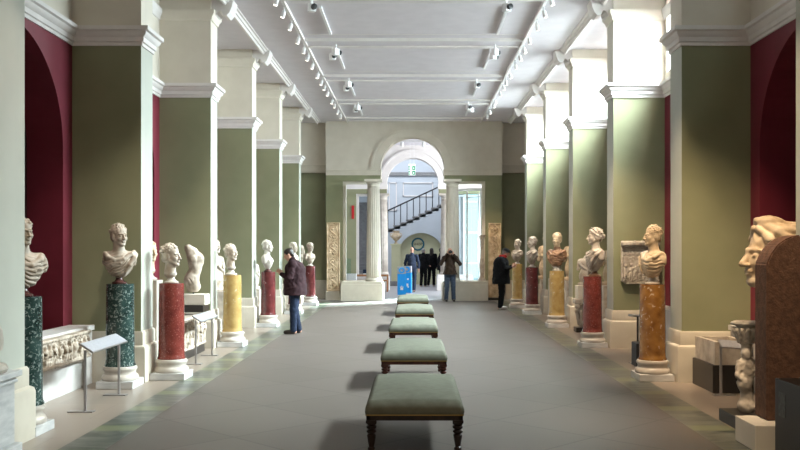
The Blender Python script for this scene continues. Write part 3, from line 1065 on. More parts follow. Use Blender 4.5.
pedestal(2.99, 26.05, M['yellow'], 'small yellow marble pedestal beside the man in black coat', .15, 1.27)
bust(2.99, 26.05, 1.27, 'farthest right marble bust, the one the man in black coat looks at', M['marble'], 'cap', R(-60), R(-60), s=.98, seed=23, sw=.85)
# brown marble chest of the middle bust: a second, darker stone
for o in [c for c in bpy.data.objects if c.parent == t and c.name.startswith('carved_figure')]:
    me = o.data
    me.materials.clear(); me.materials.append(M['marble_warm']); me.materials.append(M['marble_brown'])
    for p in me.polygons:
        if p.center.z < .46 * 1.14: p.material_index = 1


# ------------------------------------------------------------------ other sculpture
def torso_statue(name, x, y, z, yaw, label, mat, h=1.0, seed=1, hd=True, cat='statue', vox=.011):
    """headless or headed draped half figure"""
    t = thing(name, label, cat, (x, y, z), yaw)
    S = Sculpt(vox)
    S.push((0, 0, 0), (0, 0, 0), h)
    S.ell((0, 0, .20), (.15, .11, .20), .04)
    S.ell((0, 0, .45), (.13, .10, .16), .05)
    S.cap((-.13, .01, .60), (.13, .01, .60), .07, .07, .05)
    S.ell((0, -.01, .54), (.16, .11, .12), .04)
    S.box((0, 0, .035), (.17, .12, .03), .01, .004)
    S.box((0, 0, -.2), (.5, .5, .2), .001, .001, 'sub')
    S.ell((0, -.02, .22), (.165, .115, .22), .03)
    S.fold((0, -.06, .26), (.30, .30, .30), .012, 120, 2.6, 1.0)
    S.path([(-.16, -.03, .56), (-.03, -.12, .47), (.12, -.09, .36), (.15, .0, .32)], [.028, .026, .028, .026], .012)
    S.path([(.15, .0, .62), (.11, -.09, .55), (.12, -.11, .36), (.10, -.10, .12)], [.034, .03, .026, .02], .012)
    S.cap((-.17, .0, .6), (-.20, -.02, .40), .05, .04, .03)
    S.cap((.17, .0, .6), (.21, -.02, .45), .05, .038, .03)
    if hd:
        S.push((0, -.01, .84)); head(S, 'wild', False, seed); neck(S, -.2); S.pop()
    else:
        S.cap((0, 0, .62), (0, 0, .70), .06, .05, .03)
    S.noise((0, 0, .4), (.3, .3, .6), .006, 60, seed)
    S.pop()
    S.box((0, 0, -.2), (.5, .5, .2), .001, .001, 'sub')
    link('carved_figure', S.mesh('figure'), t, mat)
    return t


def block(name, x0, x1, y0, y1, z0, z1, mat, label, cat='block', bev=.008):
    cx, cy = (x0 + x1) / 2, (y0 + y1) / 2
    bm = bm_new(); box(bm, x0 - cx, x1 - cx, y0 - cy, y1 - cy, 0, z1 - z0, bev=bev)
    o = obj(name, bm, mat)
    o.location = (cx, cy, z0)
    tag(o, label, cat)
    return o


def relief(name, W, H, T, mat, label, loc, rz, kind='figures', seed=1, vox=.010, rim=True, rx=0):
    """carved slab standing in its own x-z plane, its carved face towards local -Y"""
    rnd = random.Random(seed)
    S = Sculpt(vox)
    S.box((0, 0, H / 2), (W / 2, T / 2, H / 2), .008)
    f = -T / 2
    if rim:
        for z in (.018, H - .018):
            S.box((0, f - .008, z), (W / 2, .014, .018), .004)
    if kind == 'figures':
        n = max(3, int(W / (H * .42)))
        for i in range(n):
            u = -W / 2 + W * (i + .5) / n + rnd.uniform(-.02, .02)
            q = H * .9
            ln = rnd.uniform(-.12, .12) * q
            S.ell((u + ln, f - .012, q * .84), (q * .075, .022, q * .09), .006)
            S.ell((u + ln * .5, f - .014, q * .60), (q * .15, .034, q * .19), .01)
            S.cap((u - q * .05, f - .006, q * .42), (u - q * .12 + ln, f - .006, q * .10), q * .055, q * .035, .01)
            S.cap((u + q * .05, f - .006, q * .42), (u + q * .13, f - .006, q * .10), q * .055, q * .035, .01)
            S.cap((u - q * .1, f - .012, q * .66), (u - q * .24, f - .012, q * (.5 + rnd.random() * .35)), q * .04, q * .03, .008)
            S.cap((u + q * .1, f - .012, q * .66), (u + q * .22, f - .012, q * (.45 + rnd.random() * .4)), q * .04, q * .03, .008)
        for i in range(int(W / H * 26)):
            S.ell((rnd.uniform(-W / 2 + .03, W / 2 - .03), f - .004, rnd.uniform(.06, H - .06)), (rnd.uniform(.010, .022), .034, rnd.uniform(.014, .034)), .004, 'sub')
        S.noise((0, f, H / 2), (W, .1, H), .006, 4.2 / H * 6, seed)
    elif kind == 'plaque':
        S.box((0, f - .02, H - .05), (W / 2 + .01, .035, .03), .006)
        S.box((0, f - .012, H - .105), (W / 2, .022, .012), .004)
        for s in (-1, 1):
            S.box((s * (W / 2 - .015), f - .004, H / 2 - .04), (.015, .012, H / 2 - .06), .004)
        for i in range(7):
            u = -W * .38 + W * .76 * i / 6; q = .27 + .03 * math.sin(i * 2.3)
            S.ell((u, f - .004, .06 + q * .92), (.020, .014, .024), .006)
            S.ell((u + .006, f - .002, .06 + q * .62), (.030, .014, .055), .008)
            S.cap((u - .012, f, .06 + q * .4), (u - .02, f, .065), .016, .010, .008)
            S.cap((u + .014, f, .06 + q * .4), (u + .026, f, .065), .016, .010, .008)
            S.cap((u + .02, f, .06 + q * .7), (u + .055, f, .06 + q * .62), .010, .008, .006)
        for s in (-1, 1):
            S.ell((s * (W / 2 + .02), f, -.02), (.09, .2, .07), .02, 'sub')
        S.noise((0, f, H / 2), (W, .1, H), .006, 55, seed)
    elif kind == 'scroll':
        n = int(H / (W * .62))
        pts = []
        for i in range(n * 6 + 1):
            t = i / 6
            pts.append((math.sin(t * PI) * W * .26, f - .008, .06 + (H - .14) * i / (n * 6)))
        S.path(pts, .016, .008)
        for i in range(n):
            zc = .06 + (H - .14) * (i + .5) / n
            s = 1 if i % 2 else -1
            for k in range(9):
                a = k * .75
                rr = W * (.19 - .018 * k)
                S.ell((-s * W * .03 + math.cos(a) * rr * s, f - .01, zc + math.sin(a) * rr), .019, .008)
            S.ell((-s * W * .02, f - .014, zc), .032, .008)
            for k in range(4):
                a = rnd.uniform(0, 6.28)
                S.ell((s * W * .27 + rnd.uniform(-.03, .03), f - .006, zc + rnd.uniform(-.09, .09)), (.022, .014, .035), .008)
        for s in (-1, 1):
            S.box((s * (W / 2 - .018), f - .008, H / 2), (.018, .014, H / 2), .004)
        S.noise((0, f, H / 2), (W, .1, H), .005, 70, seed)
    me = S.mesh(name)
    o = link(name, me, None, mat)
    o.location = loc
    o.rotation_euler = (rx, 0, rz)
    tag(o, label, 'relief')
    return o


# frieze on the ledge of the near left bay
relief('carved_frieze', 2.75, .33, .08, M['marble'], 'long marble frieze of crowded figures fixed to the white ledge at left', (-4.00, 9.62, .385), R(90), seed=4, vox=.010)
# sarcophagus with carved front in the second left bay
bm = bm_new(); box(bm, -.28, .28, -1.05, 1.05, 0, .13)
sarc = thing('sarcophagus', 'white marble sarcophagus with deeply carved front on a black strip of painted shadow, below the torso', 'sarcophagus', (-3.78, 14.0, 0))
obj('plinth', bm, M['black_pl'], sarc)  # black strip stands in for the dark shadow under the sarcophagus
bm = bm_new(); box(bm, -.22, .28, -1.0, 1.0, .13, .15); box(bm, -.22, .2, -1.0, 1.0, .15, .62, bev=.01)
obj('body', bm, M['marble_grey'], sarc)
o = relief('carved_front', 2.05, .50, .10, M['marble'], 'x', (0, 0, 0), 0, seed=8, vox=.010)
for k in ('label', 'category'): del o[k]
o.parent = sarc; o.location = (.24, 0, .135); o.rotation_euler = (0, 0, R(90))
block('display_block', -4.0, -3.42 - .03, 14.72, 15.14, .664, .775, M['black_pl'], 'low black riser carrying the cream block under the torso', 'riser')
block('stone_block', -3.87, -3.43, 14.76, 15.10, .777, .955, M['cream'], 'cream block carrying the armless torso', 'block')
t = thing('marble_torso', 'armless marble torso of a youth leaning back, on a cream block at left', 'torso', (-3.66, 14.93, .957), R(30))
S = Sculpt(.009)
S.cap((0, 0, .04), (.0, 0, .08), .02, .02, .01)
S.cap((0.02, 0, .12), (-.03, .0, .22), .10, .115, .05)
S.cap((-.03, 0, .25), (.03, -.01, .40), .105, .10, .06)
S.ell((.03, -.03, .55), (.135, .10, .14), .06)
S.ell((-.03, -.03, .68), (.10, .085, .10), .06)
S.ell((-.09, .0, .76), (.06, .06, .06), .05)
S.cap((.10, 0, .62), (.13, .02, .52), .06, .05, .04)
for s in (-1, 1):
    S.ell((.03 + s * .06, -.11, .58), (.055, .03, .05), .03)
S.cap((-.04, .02, .10), (-.03, .02, .04), .075, .05, .03)
S.path([(.03, -.135, .66), (.02, -.135, .45), (-.02, -.125, .25)], .008, .012, 'sub')
for s in (-1, 1):
    S.path([(s * .10, -.09, .26), (s * .05, -.12, .17), (0, -.12, .12)], .008, .012, 'sub')
S.noise((0, 0, .4), (.3, .3, .6), .006, 24, 2)
S.box((0, 0, -.17), (.5, .5, .2), .001, .001, 'sub')
link('carved_figure', S.mesh('torso'), t, M['marble'])
bm = bm_new(); tube(bm, [(0, 0, 0), (0, 0, .06)], .012)
obj('mount_rod', bm, M['black'], t)

# head behind the bright red pedestal on a white shaft
pd = block('stone_pillar', -3.84, -3.52, 12.32, 12.62, 0, 1.27, M['base'], 'narrow white stone pillar behind the bright red left pedestal', 'pillar')
bust(-3.66, 12.47, 1.272, 'pinkish marble head half hidden behind the curly head on the red left pedestal', M['marble_warm'], 'curly', R(50), style='neck', s=1.12, seed=31)

# statues standing in the farther bays
def bay_statue(x, y, yaw, label, blabel, mat, bz=.85, h=1.0, seed=1, hd=True, bm_=None):
    block('stone_block', x - .2, x + .2, y - .19, y + .19, 0, bz, bm_ or M['marble_grey'], blabel, 'block')
    torso_statue('draped_statue', x, y, bz + .002, yaw, label, mat, h, seed, hd)


bay_statue(-3.80, 17.2, R(60), 'draped figure just behind the pale yellow left pedestal', 'grey block under the figure behind the yellow left pedestal', M['marble'], .9, 1.0, 41)
bay_statue(-3.82, 21.3, R(60), 'draped figure in the bay behind the white portrait bust at left', 'grey block in the bay behind the white portrait bust at left', M['marble_grey'], .75, .9, 42, False)
bay_statue(-3.75, 28.6, R(35), 'tall pale draped figure behind the farthest left bust', 'grey block under the tall pale figure at far left', M['marble'], 1.0, 1.25, 43)
bay_statue(3.78, 17.2, R(-45), 'draped figure behind the woman\'s bust on the red right pedestal', 'grey block behind the bright red right pedestal', M['marble_warm'], 1.0, 1.0, 44)
bay_statue(3.76, 21.2, R(-45), 'draped figure behind the brown chested bust on the right', 'grey block behind the middle yellow pedestal on the right', M['marble_warm'], .95, 1.22, 45)
bay_statue(3.74, 25.2, R(-45), 'tall draped figure behind the pale bust on dark red pedestal at right', 'grey block behind the dark red right pedestal', M['marble_warm'], .85, 1.4, 46)
bay_statue(3.62, 22.75, R(-60), 'headless draped torso against the pier behind the dark red right pedestal', 'grey block under the headless torso near the dark red right pedestal', M['marble_grey'], .95, .8, 47, False)

# headless torso, carved capital and black riser against the third right pier
block('display_block', 3.30, 3.60, 18.30, 18.62, 0, .10, M['black_pl'], 'low black riser under a carved capital behind the red right pedestal', 'riser')
t = thing('carved_capital', 'carved marble capital fragment on a low black riser behind the red pedestal', 'capital', (3.49, 18.5, .102))
S = Sculpt(.010)
S.cap((0, 0, .05), (0, 0, .35), .10, .12, .02)
S.box((0, 0, .53), (.20, .16, .05), .01, .02)
for s in (-1, 1):
    S.ell((s * .14, -.08, .43), (.06, .09, .06), .02)
    S.ell((s * .14, -.17, .43), (.03, .02, .03), .006, 'sub')
for i in range(12):
    a = 2 * PI * i / 12
    S.path([(math.cos(a) * .10, math.sin(a) * .10, .06), (math.cos(a) * .13, math.sin(a) * .13, .22), (math.cos(a) * .17, math.sin(a) * .16, .33)], [.03, .028, .02], .008)
S.noise((0, 0, .3), (.3, .3, .4), .006, 60, 3)
S.box((0, 0, -.2), (.5, .5, .2), .001, .001, 'sub')
link('carved_stone', S.mesh('capital'), t, M['marble_grey'])
block('stone_block', 3.34, 3.72, 18.36, 18.70, .688, .95, M['cream'], 'cream block on the carved capital, under the headless torso on the right', 'block')
torso_statue('marble_torso', 3.54, 18.55, .952, R(-35), 'headless marble torso left of the woman\'s bust on the right', M['marble_grey'], .82, 48, False, 'torso')

# relief plaque on the second right pier
o = relief('carved_plaque', .64, .74, .07, M['marble_grey'], 'rectangular marble relief plaque hung on the green pier, left of the honey bust', (3.86, 15.39, 1.10), 0, 'plaque', 6, .009, rim=False)

# the big scroll reliefs by the archway
block('stone_block', -2.93, -2.44, 29.78, 30.10, 0, .30, M['dado'], 'cream block under the tall scroll relief left of the archway', 'block')
relief('scroll_relief', .44, 2.28, .10, M['marble_warm'], 'tall narrow slab carved with leafy scrolls, left of the archway', (-2.69, 30.0, .302), 0, 'scroll', 2, .012)
block('display_block', 2.46, 2.92, 29.78, 30.10, 0, .08, M['black_pl'], 'thin black riser under the tall scroll relief right of the archway', 'riser')
relief('scroll_relief', .42, 2.48, .10, M['marble_warm'], 'tall narrow slab carved with leafy scrolls, right of the archway', (2.69, 30.0, .082), 0, 'scroll', 5, .012)
t = thing('carved_baluster', 'slim grey carved shaft on the low wall before the glass drum', 'sculpture', (2.26, 29.9, .642))
bm = bm_new()
lathe(bm, [(.12, 0), (.13, .05), (.09, .10), (.06, .2), (.085, .35), (.09, .55), (.06, .8), (.055, 1.1), (.075, 1.35), (.11, 1.45), (.12, 1.52)], 28)
obj('shaft', bm, M['marble_grey'], t, auto=True)

# right foreground: stone trough, shallow figure stand, colossal head on its brown pillar, black case plinth
block('display_block', 3.52, 4.00, 10.60, 11.38, 0, .33, M['black_pl'], 'black plinth under the hollow stone trough at right', 'plinth')
bm = bm_new()
x0, x1, y0, y1 = -.22, .22, -.37, .37
for a in ((x0, x1, y0, y0 + .05), (x0, x1, y1 - .05, y1), (x0, x0 + .05, y0 + .05, y1 - .05), (x1 - .05, x1, y0 + .05, y1 - .05)):
    box(bm, *a, 0, .27)
box(bm, x0 + .05, x1 - .05, y0 + .05, y1 - .05, 0, .05)
for f in bm.faces:
    pass
o = obj('stone_trough', bm, M['marble_grey']); o.location = (3.77, 10.99, .332)
tag(o, 'open rectangular stone trough with tooled sides on black plinth at right', 'trough')

block('display_block', 3.03, 3.34, 8.20, 8.95, 0, .12, M['black_pl'], 'low black riser behind the cream block of the colossal head', 'riser')
t = thing('carved_stand', 'grey stone stand of a small figure carrying a fluted bowl, left of brown pillar', 'sculpture', (3.22, 8.72, .122))
S = Sculpt(.008)
S.ell((0, 0, .06), (.09, .08, .07), .02)
S.cap((0, 0, .05), (0, 0, .30), .06, .055, .03)
S.ell((0, -.01, .42), (.085, .07, .13), .03)
S.ell((-.03, -.03, .28), (.07, .06, .08), .03)
S.ell((-.01, -.03, .57), (.05, .055, .06), .02)
S.cap((-.07, -.01, .48), (-.10, -.05, .36), .03, .025, .02)
S.cap((-.10, -.05, .36), (-.04, -.08, .30), .025, .022, .02)
S.cap((.07, -.01, .48), (.09, -.05, .36), .03, .025, .02)
S.cap((0, 0, .58), (0, 0, .68), .045, .05, .02)
S.cap((0, 0, .70), (0, 0, .78), .07, .10, .015)
for i in range(14):
    a = 2 * PI * i / 14
    S.path([(.07 * math.cos(a), .07 * math.sin(a), .68), (.12 * math.cos(a), .12 * math.sin(a), .80)], [.016, .02], .006)
S.ell((0, 0, .86), (.145, .145, .035), .02)
S.ell((0, 0, .90), (.11, .11, .03), .01, 'sub')
S.noise((0, 0, .4), (.3, .3, .6), .006, 50, 4)
S.box((0, 0, -.2), (.5, .5, .2), .001, .001, 'sub')
link('carved_stone', S.mesh('stand'), t, M['marble_grey'])

block('stone_block', 2.857, 3.34, 7.54, 8.01, 0, .22, M['cream'], 'cream block on the floor under the brown pillar at right', 'block')
hp = thing('colossal_head', 'colossal honey marble woman\'s head in profile fixed behind a tall brown stone pillar', 'sculpture', (3.17, 7.88, .222))
bm = bm_new()
pr = [(-.135, 0), (.155, 0), (.155, 1.56)]
pts = [(-.135, 0), (.16, 0), (.16, 1.60), (.09, 1.59), (.02, 1.56), (-.04, 1.515), (-.10, 1.43), (-.135, 1.35)]
prism_y(bm, pts, -.14, .14)
bmesh.ops.bevel(bm, geom=bm.edges[:], offset=.012, segments=2, affect='EDGES')
o = obj('stone_pillar', bm, M['brick'], hp)
bm = bm_new(); box(bm, .0, .16, .14, .30, .9, 1.25)
obj('support_bracket', bm, M['black'], hp)
S = Sculpt(.014)
S.push((.14, .47, 1.42), (R(0), 0, R(-84)), 2.5)
head(S, 'none', False, 3)
S.ell((0, .04, .045), (.08, .09, .068), .01)
S.cap((0, .05, .05), (0, .19, .035), .075, .05, .03)
for i in range(9):
    a = -.9 + 1.8 * i / 8
    S.path([(math.sin(a) * .050, -.040 + .02 * abs(a), .092 + .02 * math.cos(a)), (math.sin(a) * .088, .0, .070 + .045 * math.cos(a * 1.1)), (math.sin(a) * .09, .09, .05 + .06 * math.cos(a)), (math.sin(a) * .06, .20, .03 + .035 * math.cos(a))], [.010, .014, .013, .010], .005)
for s in (-1, 1):
    S.path([(s * .012, -.058, .100), (s * .058, -.040, .065), (s * .080, .0, .020), (s * .075, .05, -.01)], [.011, .016, .018, .016], .006)
    S.path([(s * .02, -.045, .118), (s * .066, -.015, .09), (s * .086, .04, .05)], [.012, .016, .015], .006)
S.ell((0, -.01, .128), (.05, .05, .018), .015)
S.noise((0, .06, .08), (.13, .22, .12), .005, 70, 6)
S.pop()
link('carved_head', S.mesh('colossal'), hp, M['marble_warm'])

cs = thing('display_plinth', 'black display plinth with a small grey label at the right edge', 'plinth', (3.19, 6.35, 0))
bm = bm_new(); box(bm, -.25, .16, -.98, .98, 0, .65, bev=.004)
obj('body', bm, M['black_pl'], cs)
bm = bm_new(); box(bm, -.254, -.25, .77, .90, .36, .55)
lb = obj('label_plate', bm, noise_mat('grey_label', (.05, .05, .052), (.11, .11, .11), 30, .5), cs)
t = thing('marble_fragment', 'small marble fragment on the black plinth at the right edge', 'fragment', (3.12, 6.75, .652))
S = Sculpt(.008)
S.ell((0, 0, .11), (.10, .08, .13), .03); S.ell((-.05, .02, .06), (.08, .07, .06), .03); S.ell((.02, 0, .22), (.06, .06, .07), .03)
S.path([(-.09, -.02, .08), (-.04, -.08, .14), (.05, -.07, .2)], .014, .01); S.noise((0, 0, .1), (.2, .2, .25), .008, 45, 2)
S.box((0, 0, -.05), (.3, .3, .05), .001, .001, 'sub')
link('carved_stone', S.mesh('fragment'), t, M['marble_warm'])

# left edge: big stone pedestal with a moulded foot on it
t = thing('stone_pedestal', 'grey stone pedestal with moulded cap cut by the left edge of the view', 'pedestal', (-3.68, 7.22, 0))
bm = bm_new(); box(bm, -.37, .43, -.30, .26, 0, .10, bev=.012); obj('plinth', bm, M['plinth'], t)
bm = bm_new(); box(bm, -.38, .38, -.26, .22, .10, .60, bev=.006); obj('body', bm, M['plinth'], t)
bm = bm_new()
for z0, z1, e in ((.60, .625, .02), (.625, .65, .01), (.65, .70, .045)): box(bm, -.34 - e, .38 + e, -.26 - e, .22 + e, z0, z1, bev=.006)
obj('cap', bm, M['plinth'], t)
t = thing('marble_urn', 'weathered grey marble urn foot at the left edge, on the stone pedestal', 'urn', (-3.62, 7.2, .702))
bm = bm_new()
lathe(bm, [(.33, 0), (.345, .03), (.33, .06), (.26, .08), (.22, .11), (.24, .14), (.30, .18), (.31, .24), (.30, .34), (.25, .42), (.2, .44)], 40)
obj('bowl', bm, M['marble_grey'], t, auto=True)


# ------------------------------------------------------------------ label rails
def label_rail(x, ya, yb, label, s):
    """two steel posts on flat feet under one tilted text panel; s = side the reader stands on"""
    t = thing('label_stand', label, 'label stand', (x, ya, 0))
    L = yb - ya
    for y in (0, L):
        bm = bm_new(); box(bm, -.012, .012, y - .012, y + .012, .01, .645); obj('post', bm, M['steel'], t)
        bm = bm_new(); box(bm, -.17, .09, y - .05, y + .05, 0, .012, bev=.002); obj('foot', bm, M['steel'], t)
    bm = bm_new(); box(bm, -.085, .085, -.03, L + .03, -.008, .008, bev=.002)
    p = obj('panel', bm, M['steel'], t); p.location = (s * .02, 0, .665); p.rotation_euler = (0, s * R(33), 0)
    bm = bm_new(); box(bm, -.075, .075, -.02, L + .02, .008, .011)
    obj('printed_sheet', bm, M['label'], p)
    return t


label_rail(-3.43, 9.39, 10.46, 'steel label stand in front of the long figured frieze at left', 1)
label_rail(-3.22, 13.28, 14.35, 'steel label stand in front of the sarcophagus at left', 1)
t = thing('label_stand', 'single post steel label stand before the hollow stone trough at right', 'label stand', (3.56, 10.44, 0))
bm = bm_new(); box(bm, -.012, .012, -.012, .012, .01, .60); obj('post', bm, M['steel'], t)
bm = bm_new(); box(bm, -.09, .16, -.05, .05, 0, .012, bev=.002); obj('foot', bm, M['steel'], t)
bm = bm_new(); box(bm, -.01, .32, -.085, .085, -.008, .008, bev=.002)
p = obj('panel', bm, M['steel'], t); p.location = (0, 0, .60); p.rotation_euler = (R(26), R(4), 0)
bm = bm_new(); box(bm, .0, .31, -.075, .075, .008, .011); obj('printed_sheet', bm, M['label'], p)
t = thing('label_stand', 'thin label stand beside the amber pedestal at right', 'label stand', (3.33, 13.4, 0))
bm = bm_new(); box(bm, -.012, .012, -.012, .012, .01, .70); obj('post', bm, M['black'], t)
bm = bm_new(); box(bm, -.12, .10, -.1, .1, .70, .72, bev=.002); obj('panel', bm, M['steel'], t)
bm = bm_new(); box(bm, -.12, .05, -.07, .07, 0, .012); obj('foot', bm, M['steel'], t)
block('display_block', 3.20, 3.34, 12.95, 13.25, 0, .34, M['black'], 'small black box on the floor beside the amber pedestal', 'box')


# ------------------------------------------------------------------ the five benches
def make_bench(label, legmat):
    t = thing('upholstered_bench', label, 'bench')
    W, Lg = .80, 1.65
    # domed cushion
    bm = bm_new()
    nx, ny = 28, 40
    grid = {}
    for i in range(nx + 1):
        for j in range(ny + 1):
            u, v = -1 + 2 * i / nx, -1 + 2 * j / ny
            du, dv = 1 - abs(u)**5, 1 - abs(v)**7
            z = .415 + .040 * min(1, du * 3)**.5 * min(1, dv * 3)**.5 + .045 * (1 - u * u) * (1 - v**4)
            px = u * (W / 2 - .004)
            grid[i, j] = bm.verts.new((px, Lg / 2 * v, z))
    for i in range(nx):
        for j in range(ny):
            bm.faces.new((grid[i, j], grid[i + 1, j], grid[i + 1, j + 1], grid[i, j + 1]))
    rim = [grid[i, 0] for i in range(nx + 1)] + [grid[nx, j] for j in range(1, ny + 1)] + [grid[i, ny] for i in range(nx - 1, -1, -1)] + [grid[0, j] for j in range(ny - 1, 0, -1)]
    prev = rim
    for off, z in ((.008, .395), (.010, .37), (.004, .35), (0, .345)):
        ring = []
        for v in rim:
            x, y = v.co.x, v.co.y
            ring.append(bm.verts.new((x + math.copysign(off, x) * (abs(x) > W / 2 - .01), y + math.copysign(off, y) * (abs(y) > Lg / 2 - .01), z)))
        for k in range(len(rim)):
            m = (k + 1) % len(rim)
            bm.faces.new((prev[k], prev[m], ring[m], ring[k]))
        prev = ring
    bm.faces.new(prev)
    obj('cushion', bm, M['cushion'], t, smooth=True)
    bm = bm_new()
    x, y = W / 2 + .003, Lg / 2 + .003
    for a in ((-x, x, -y, -y + .01), (-x, x, y - .01, y), (-x, -x + .01, -y, y), (x - .01, x, -y, y)):
        box(bm, *a, .338, .350)
    obj('braid', bm, M['gold'], t)
    bm = bm_new()
    x, y = W / 2 - .005, Lg / 2 - .005
    for a in ((-x, x, -y, -y + .03), (-x, x, y - .03, y), (-x, -x + .03, -y, y), (x - .03, x, -y, y)):
        box(bm, *a, .298, .340)
    obj('apron', bm, legmat, t)
    prof = [(.018, 0), (.025, .012), (.025, .03), (.018, .04), (.031, .055), (.031, .07), (.021, .08), (.026, .10), (.036, .16), (.038, .175), (.026, .185), (.042, .198), (.042, .210), (.026, .220), (.042, .232), (.044, .246), (.030, .254), (.044, .266), (.044, .278)]
    first = None
    for sx in (-1, 1):
        for sy in (-1, 1):
            if first is None:
                bm = bm_new(); lathe(bm, prof, 20); box(bm, -.044, .044, -.044, .044, .276, .30)
                first = obj('leg', bm, legmat, t, auto=True); lg = first
            else:
                lg = link('leg', first.data, t)
            lg.location = (sx * (W / 2 - .045), sy * (Lg / 2 - .045), 0)
    return t


for i, (yf, xx, lab) in enumerate(((7.35, .005, 'nearest sage green upholstered bench, on turned black legs'),
                               (10.9, .0, 'second nearest sage green bench down the middle of the hall'),
                               (14.65, -.01, 'middle sage green bench of the row of five'),
                               (18.6, .01, 'fourth sage green bench, last but one before the archway'),
                               (22.8, -.03, 'farthest sage green bench, nearest the blue signs'))):
    b = make_bench(lab, M['darkwood'] if i == 0 else M['redwood'])
    b['group'] = 'upholstered benches down the middle of the hall'
    b.location = (xx, yf + .825, 0)


# ------------------------------------------------------------------ ceiling track lighting
def spot_lamp(parent, loc, target, power, size=28, col=(1.0, .80, .56), blend=1.0):
    d = bpy.data.lights.new('lamp', 'SPOT')
    d.energy = power; d.color = col; d.spot_size = R(size); d.spot_blend = blend; d.shadow_soft_size = .03
    o = bpy.data.objects.new('lamp', d)
    COL.objects.link(o)
    o.location = loc
    dv = Vector(target) - Vector(loc)
    o.rotation_euler = dv.to_track_quat('-Z', 'Y').to_euler()
    return o


for s, lab in ((-1, 'left'), (1, 'right')):
    bm = bm_new(); box(bm, -.018, .018, -2.0, 29.2, -.03, 0)
    o = obj('lighting_track', bm, M['white']); o.location = (s * 2.285, 0, 5.998)
    tag(o, 'long white %s lighting track along the ceiling' % lab, 'lighting track')
FIX = [5.2, 6.0, 7.0, 8.0, 8.9, 9.8, 10.7, 11.5, 12.3, 13.1, 14.1, 15.06, 15.85, 16.77, 17.88, 18.75, 19.5, 20.4, 21.5, 22.4, 23.1, 24.0, 25.3, 26.0, 27.2, 28.1]
AIM = {-1: [(-3.69, 11.12, 1.8, 9.0), (-3.19, 11.84, 1.55, 10.8), (-3.2, 15.76, 1.55, 14.1), (-3.2, 19.7, 1.6, 18.75), (-3.66, 14.93, 1.35, 13.2), (-3.14, 27.25, 1.5, 26.0), (-2.69, 30.0, 1.6, 28.1), (-3.6, 8.33, 1.7, 7.0), (-4.1, 9.8, .6, 8.0), (3.04, 7.9, 1.15, 8.9)],
       1: [(2.7, 8.8, 0, 6.0), (3.95, 11.5, .9, 8.9), (3.11, 11.74, 1.7, 10.7), (3.1, 15.64, 1.7, 14.1), (3.11, 19.6, 1.6, 17.88), (3.08, 23.5, 1.6, 22.4), (2.99, 26.05, 1.6, 25.3), (3.30, 8.35, 1.6, 7.0), (3.77, 11.0, .7, 9.8), (2.69, 30.0, 1.6, 28.1), (3.86, 15.36, 1.4, 13.1), (3.54, 18.55, 1.3, 16.77), (3.76, 21.2, 1.6, 20.4), (3.74, 25.2, 1.6, 24.0)]}
body_me = None


def track_head(x, y, s, lit, target, power, tint=(1, .9, .8)):
    global body_me
    t = thing('track_spotlight', 'small white cylindrical spotlight hanging from the %s ceiling track' % ('left' if s < 0 else 'right'), 'spotlight', (x, y, 5.97), group='%s track spotlights' % ('left' if s < 0 else 'right'))
    if body_me is None:
        bm = bm_new(); lathe(bm, [(.025, 0), (.033, -.01), (.038, -.03), (.038, -.12), (.032, -.125)][::-1], 18)
        a = obj('lamp_body', bm, M['white'], auto=True)
        bm = bm_new(); lathe(bm, [(.031, -.129), (.031, -.126)], 18)
        b = obj('lens', bm, M['bulb'])
        bm = bm_new(); tube(bm, [(0, 0, 0), (0, 0, -.09)], .011); box(bm, -.02, .02, -.05, .05, -.02, 0)
        c = obj('stem', bm, M['white'])
        body_me = (a.data, b.data, c.data)
        for q in (a, b, c): bpy.data.objects.remove(q)
    st = link('stem', body_me[2], t)
    bd = link('lamp_body', body_me[0], t); ln = link('lens', body_me[1], bd)
    bd.location = (0, 0, -.07)
    tg = Vector(target) if target else Vector((x + s * 1.2, y + .3, 2.0))
    dv = tg - Vector((x, y, 5.90))
    q = dv.to_track_quat('-Z', 'Y')
    bd.rotation_mode = 'QUATERNION'; bd.rotation_quaternion = q
    if power:
        p = Vector((x, y, 5.90)) + dv.normalized() * .20
        spot_lamp(None, p, tg, power, 32, tint)
    return t


for s in (-1, 1):
    for y in FIX:
        tg = [a for a in AIM[s] if abs(a[3] - y) < .12]
        if tg:
            track_head(s * 2.285, y, s, True, tg[0][:3], (330 if s > 0 else 3400 if tg[0][0] > 0 else 140) * (1.0 if y < 20 else .8), (1.0, .76, .50) if tg[0][0] > 0 else (1.0, .88, .74))
        else:
            track_head(s * 2.285, y, s, False, None, 0)
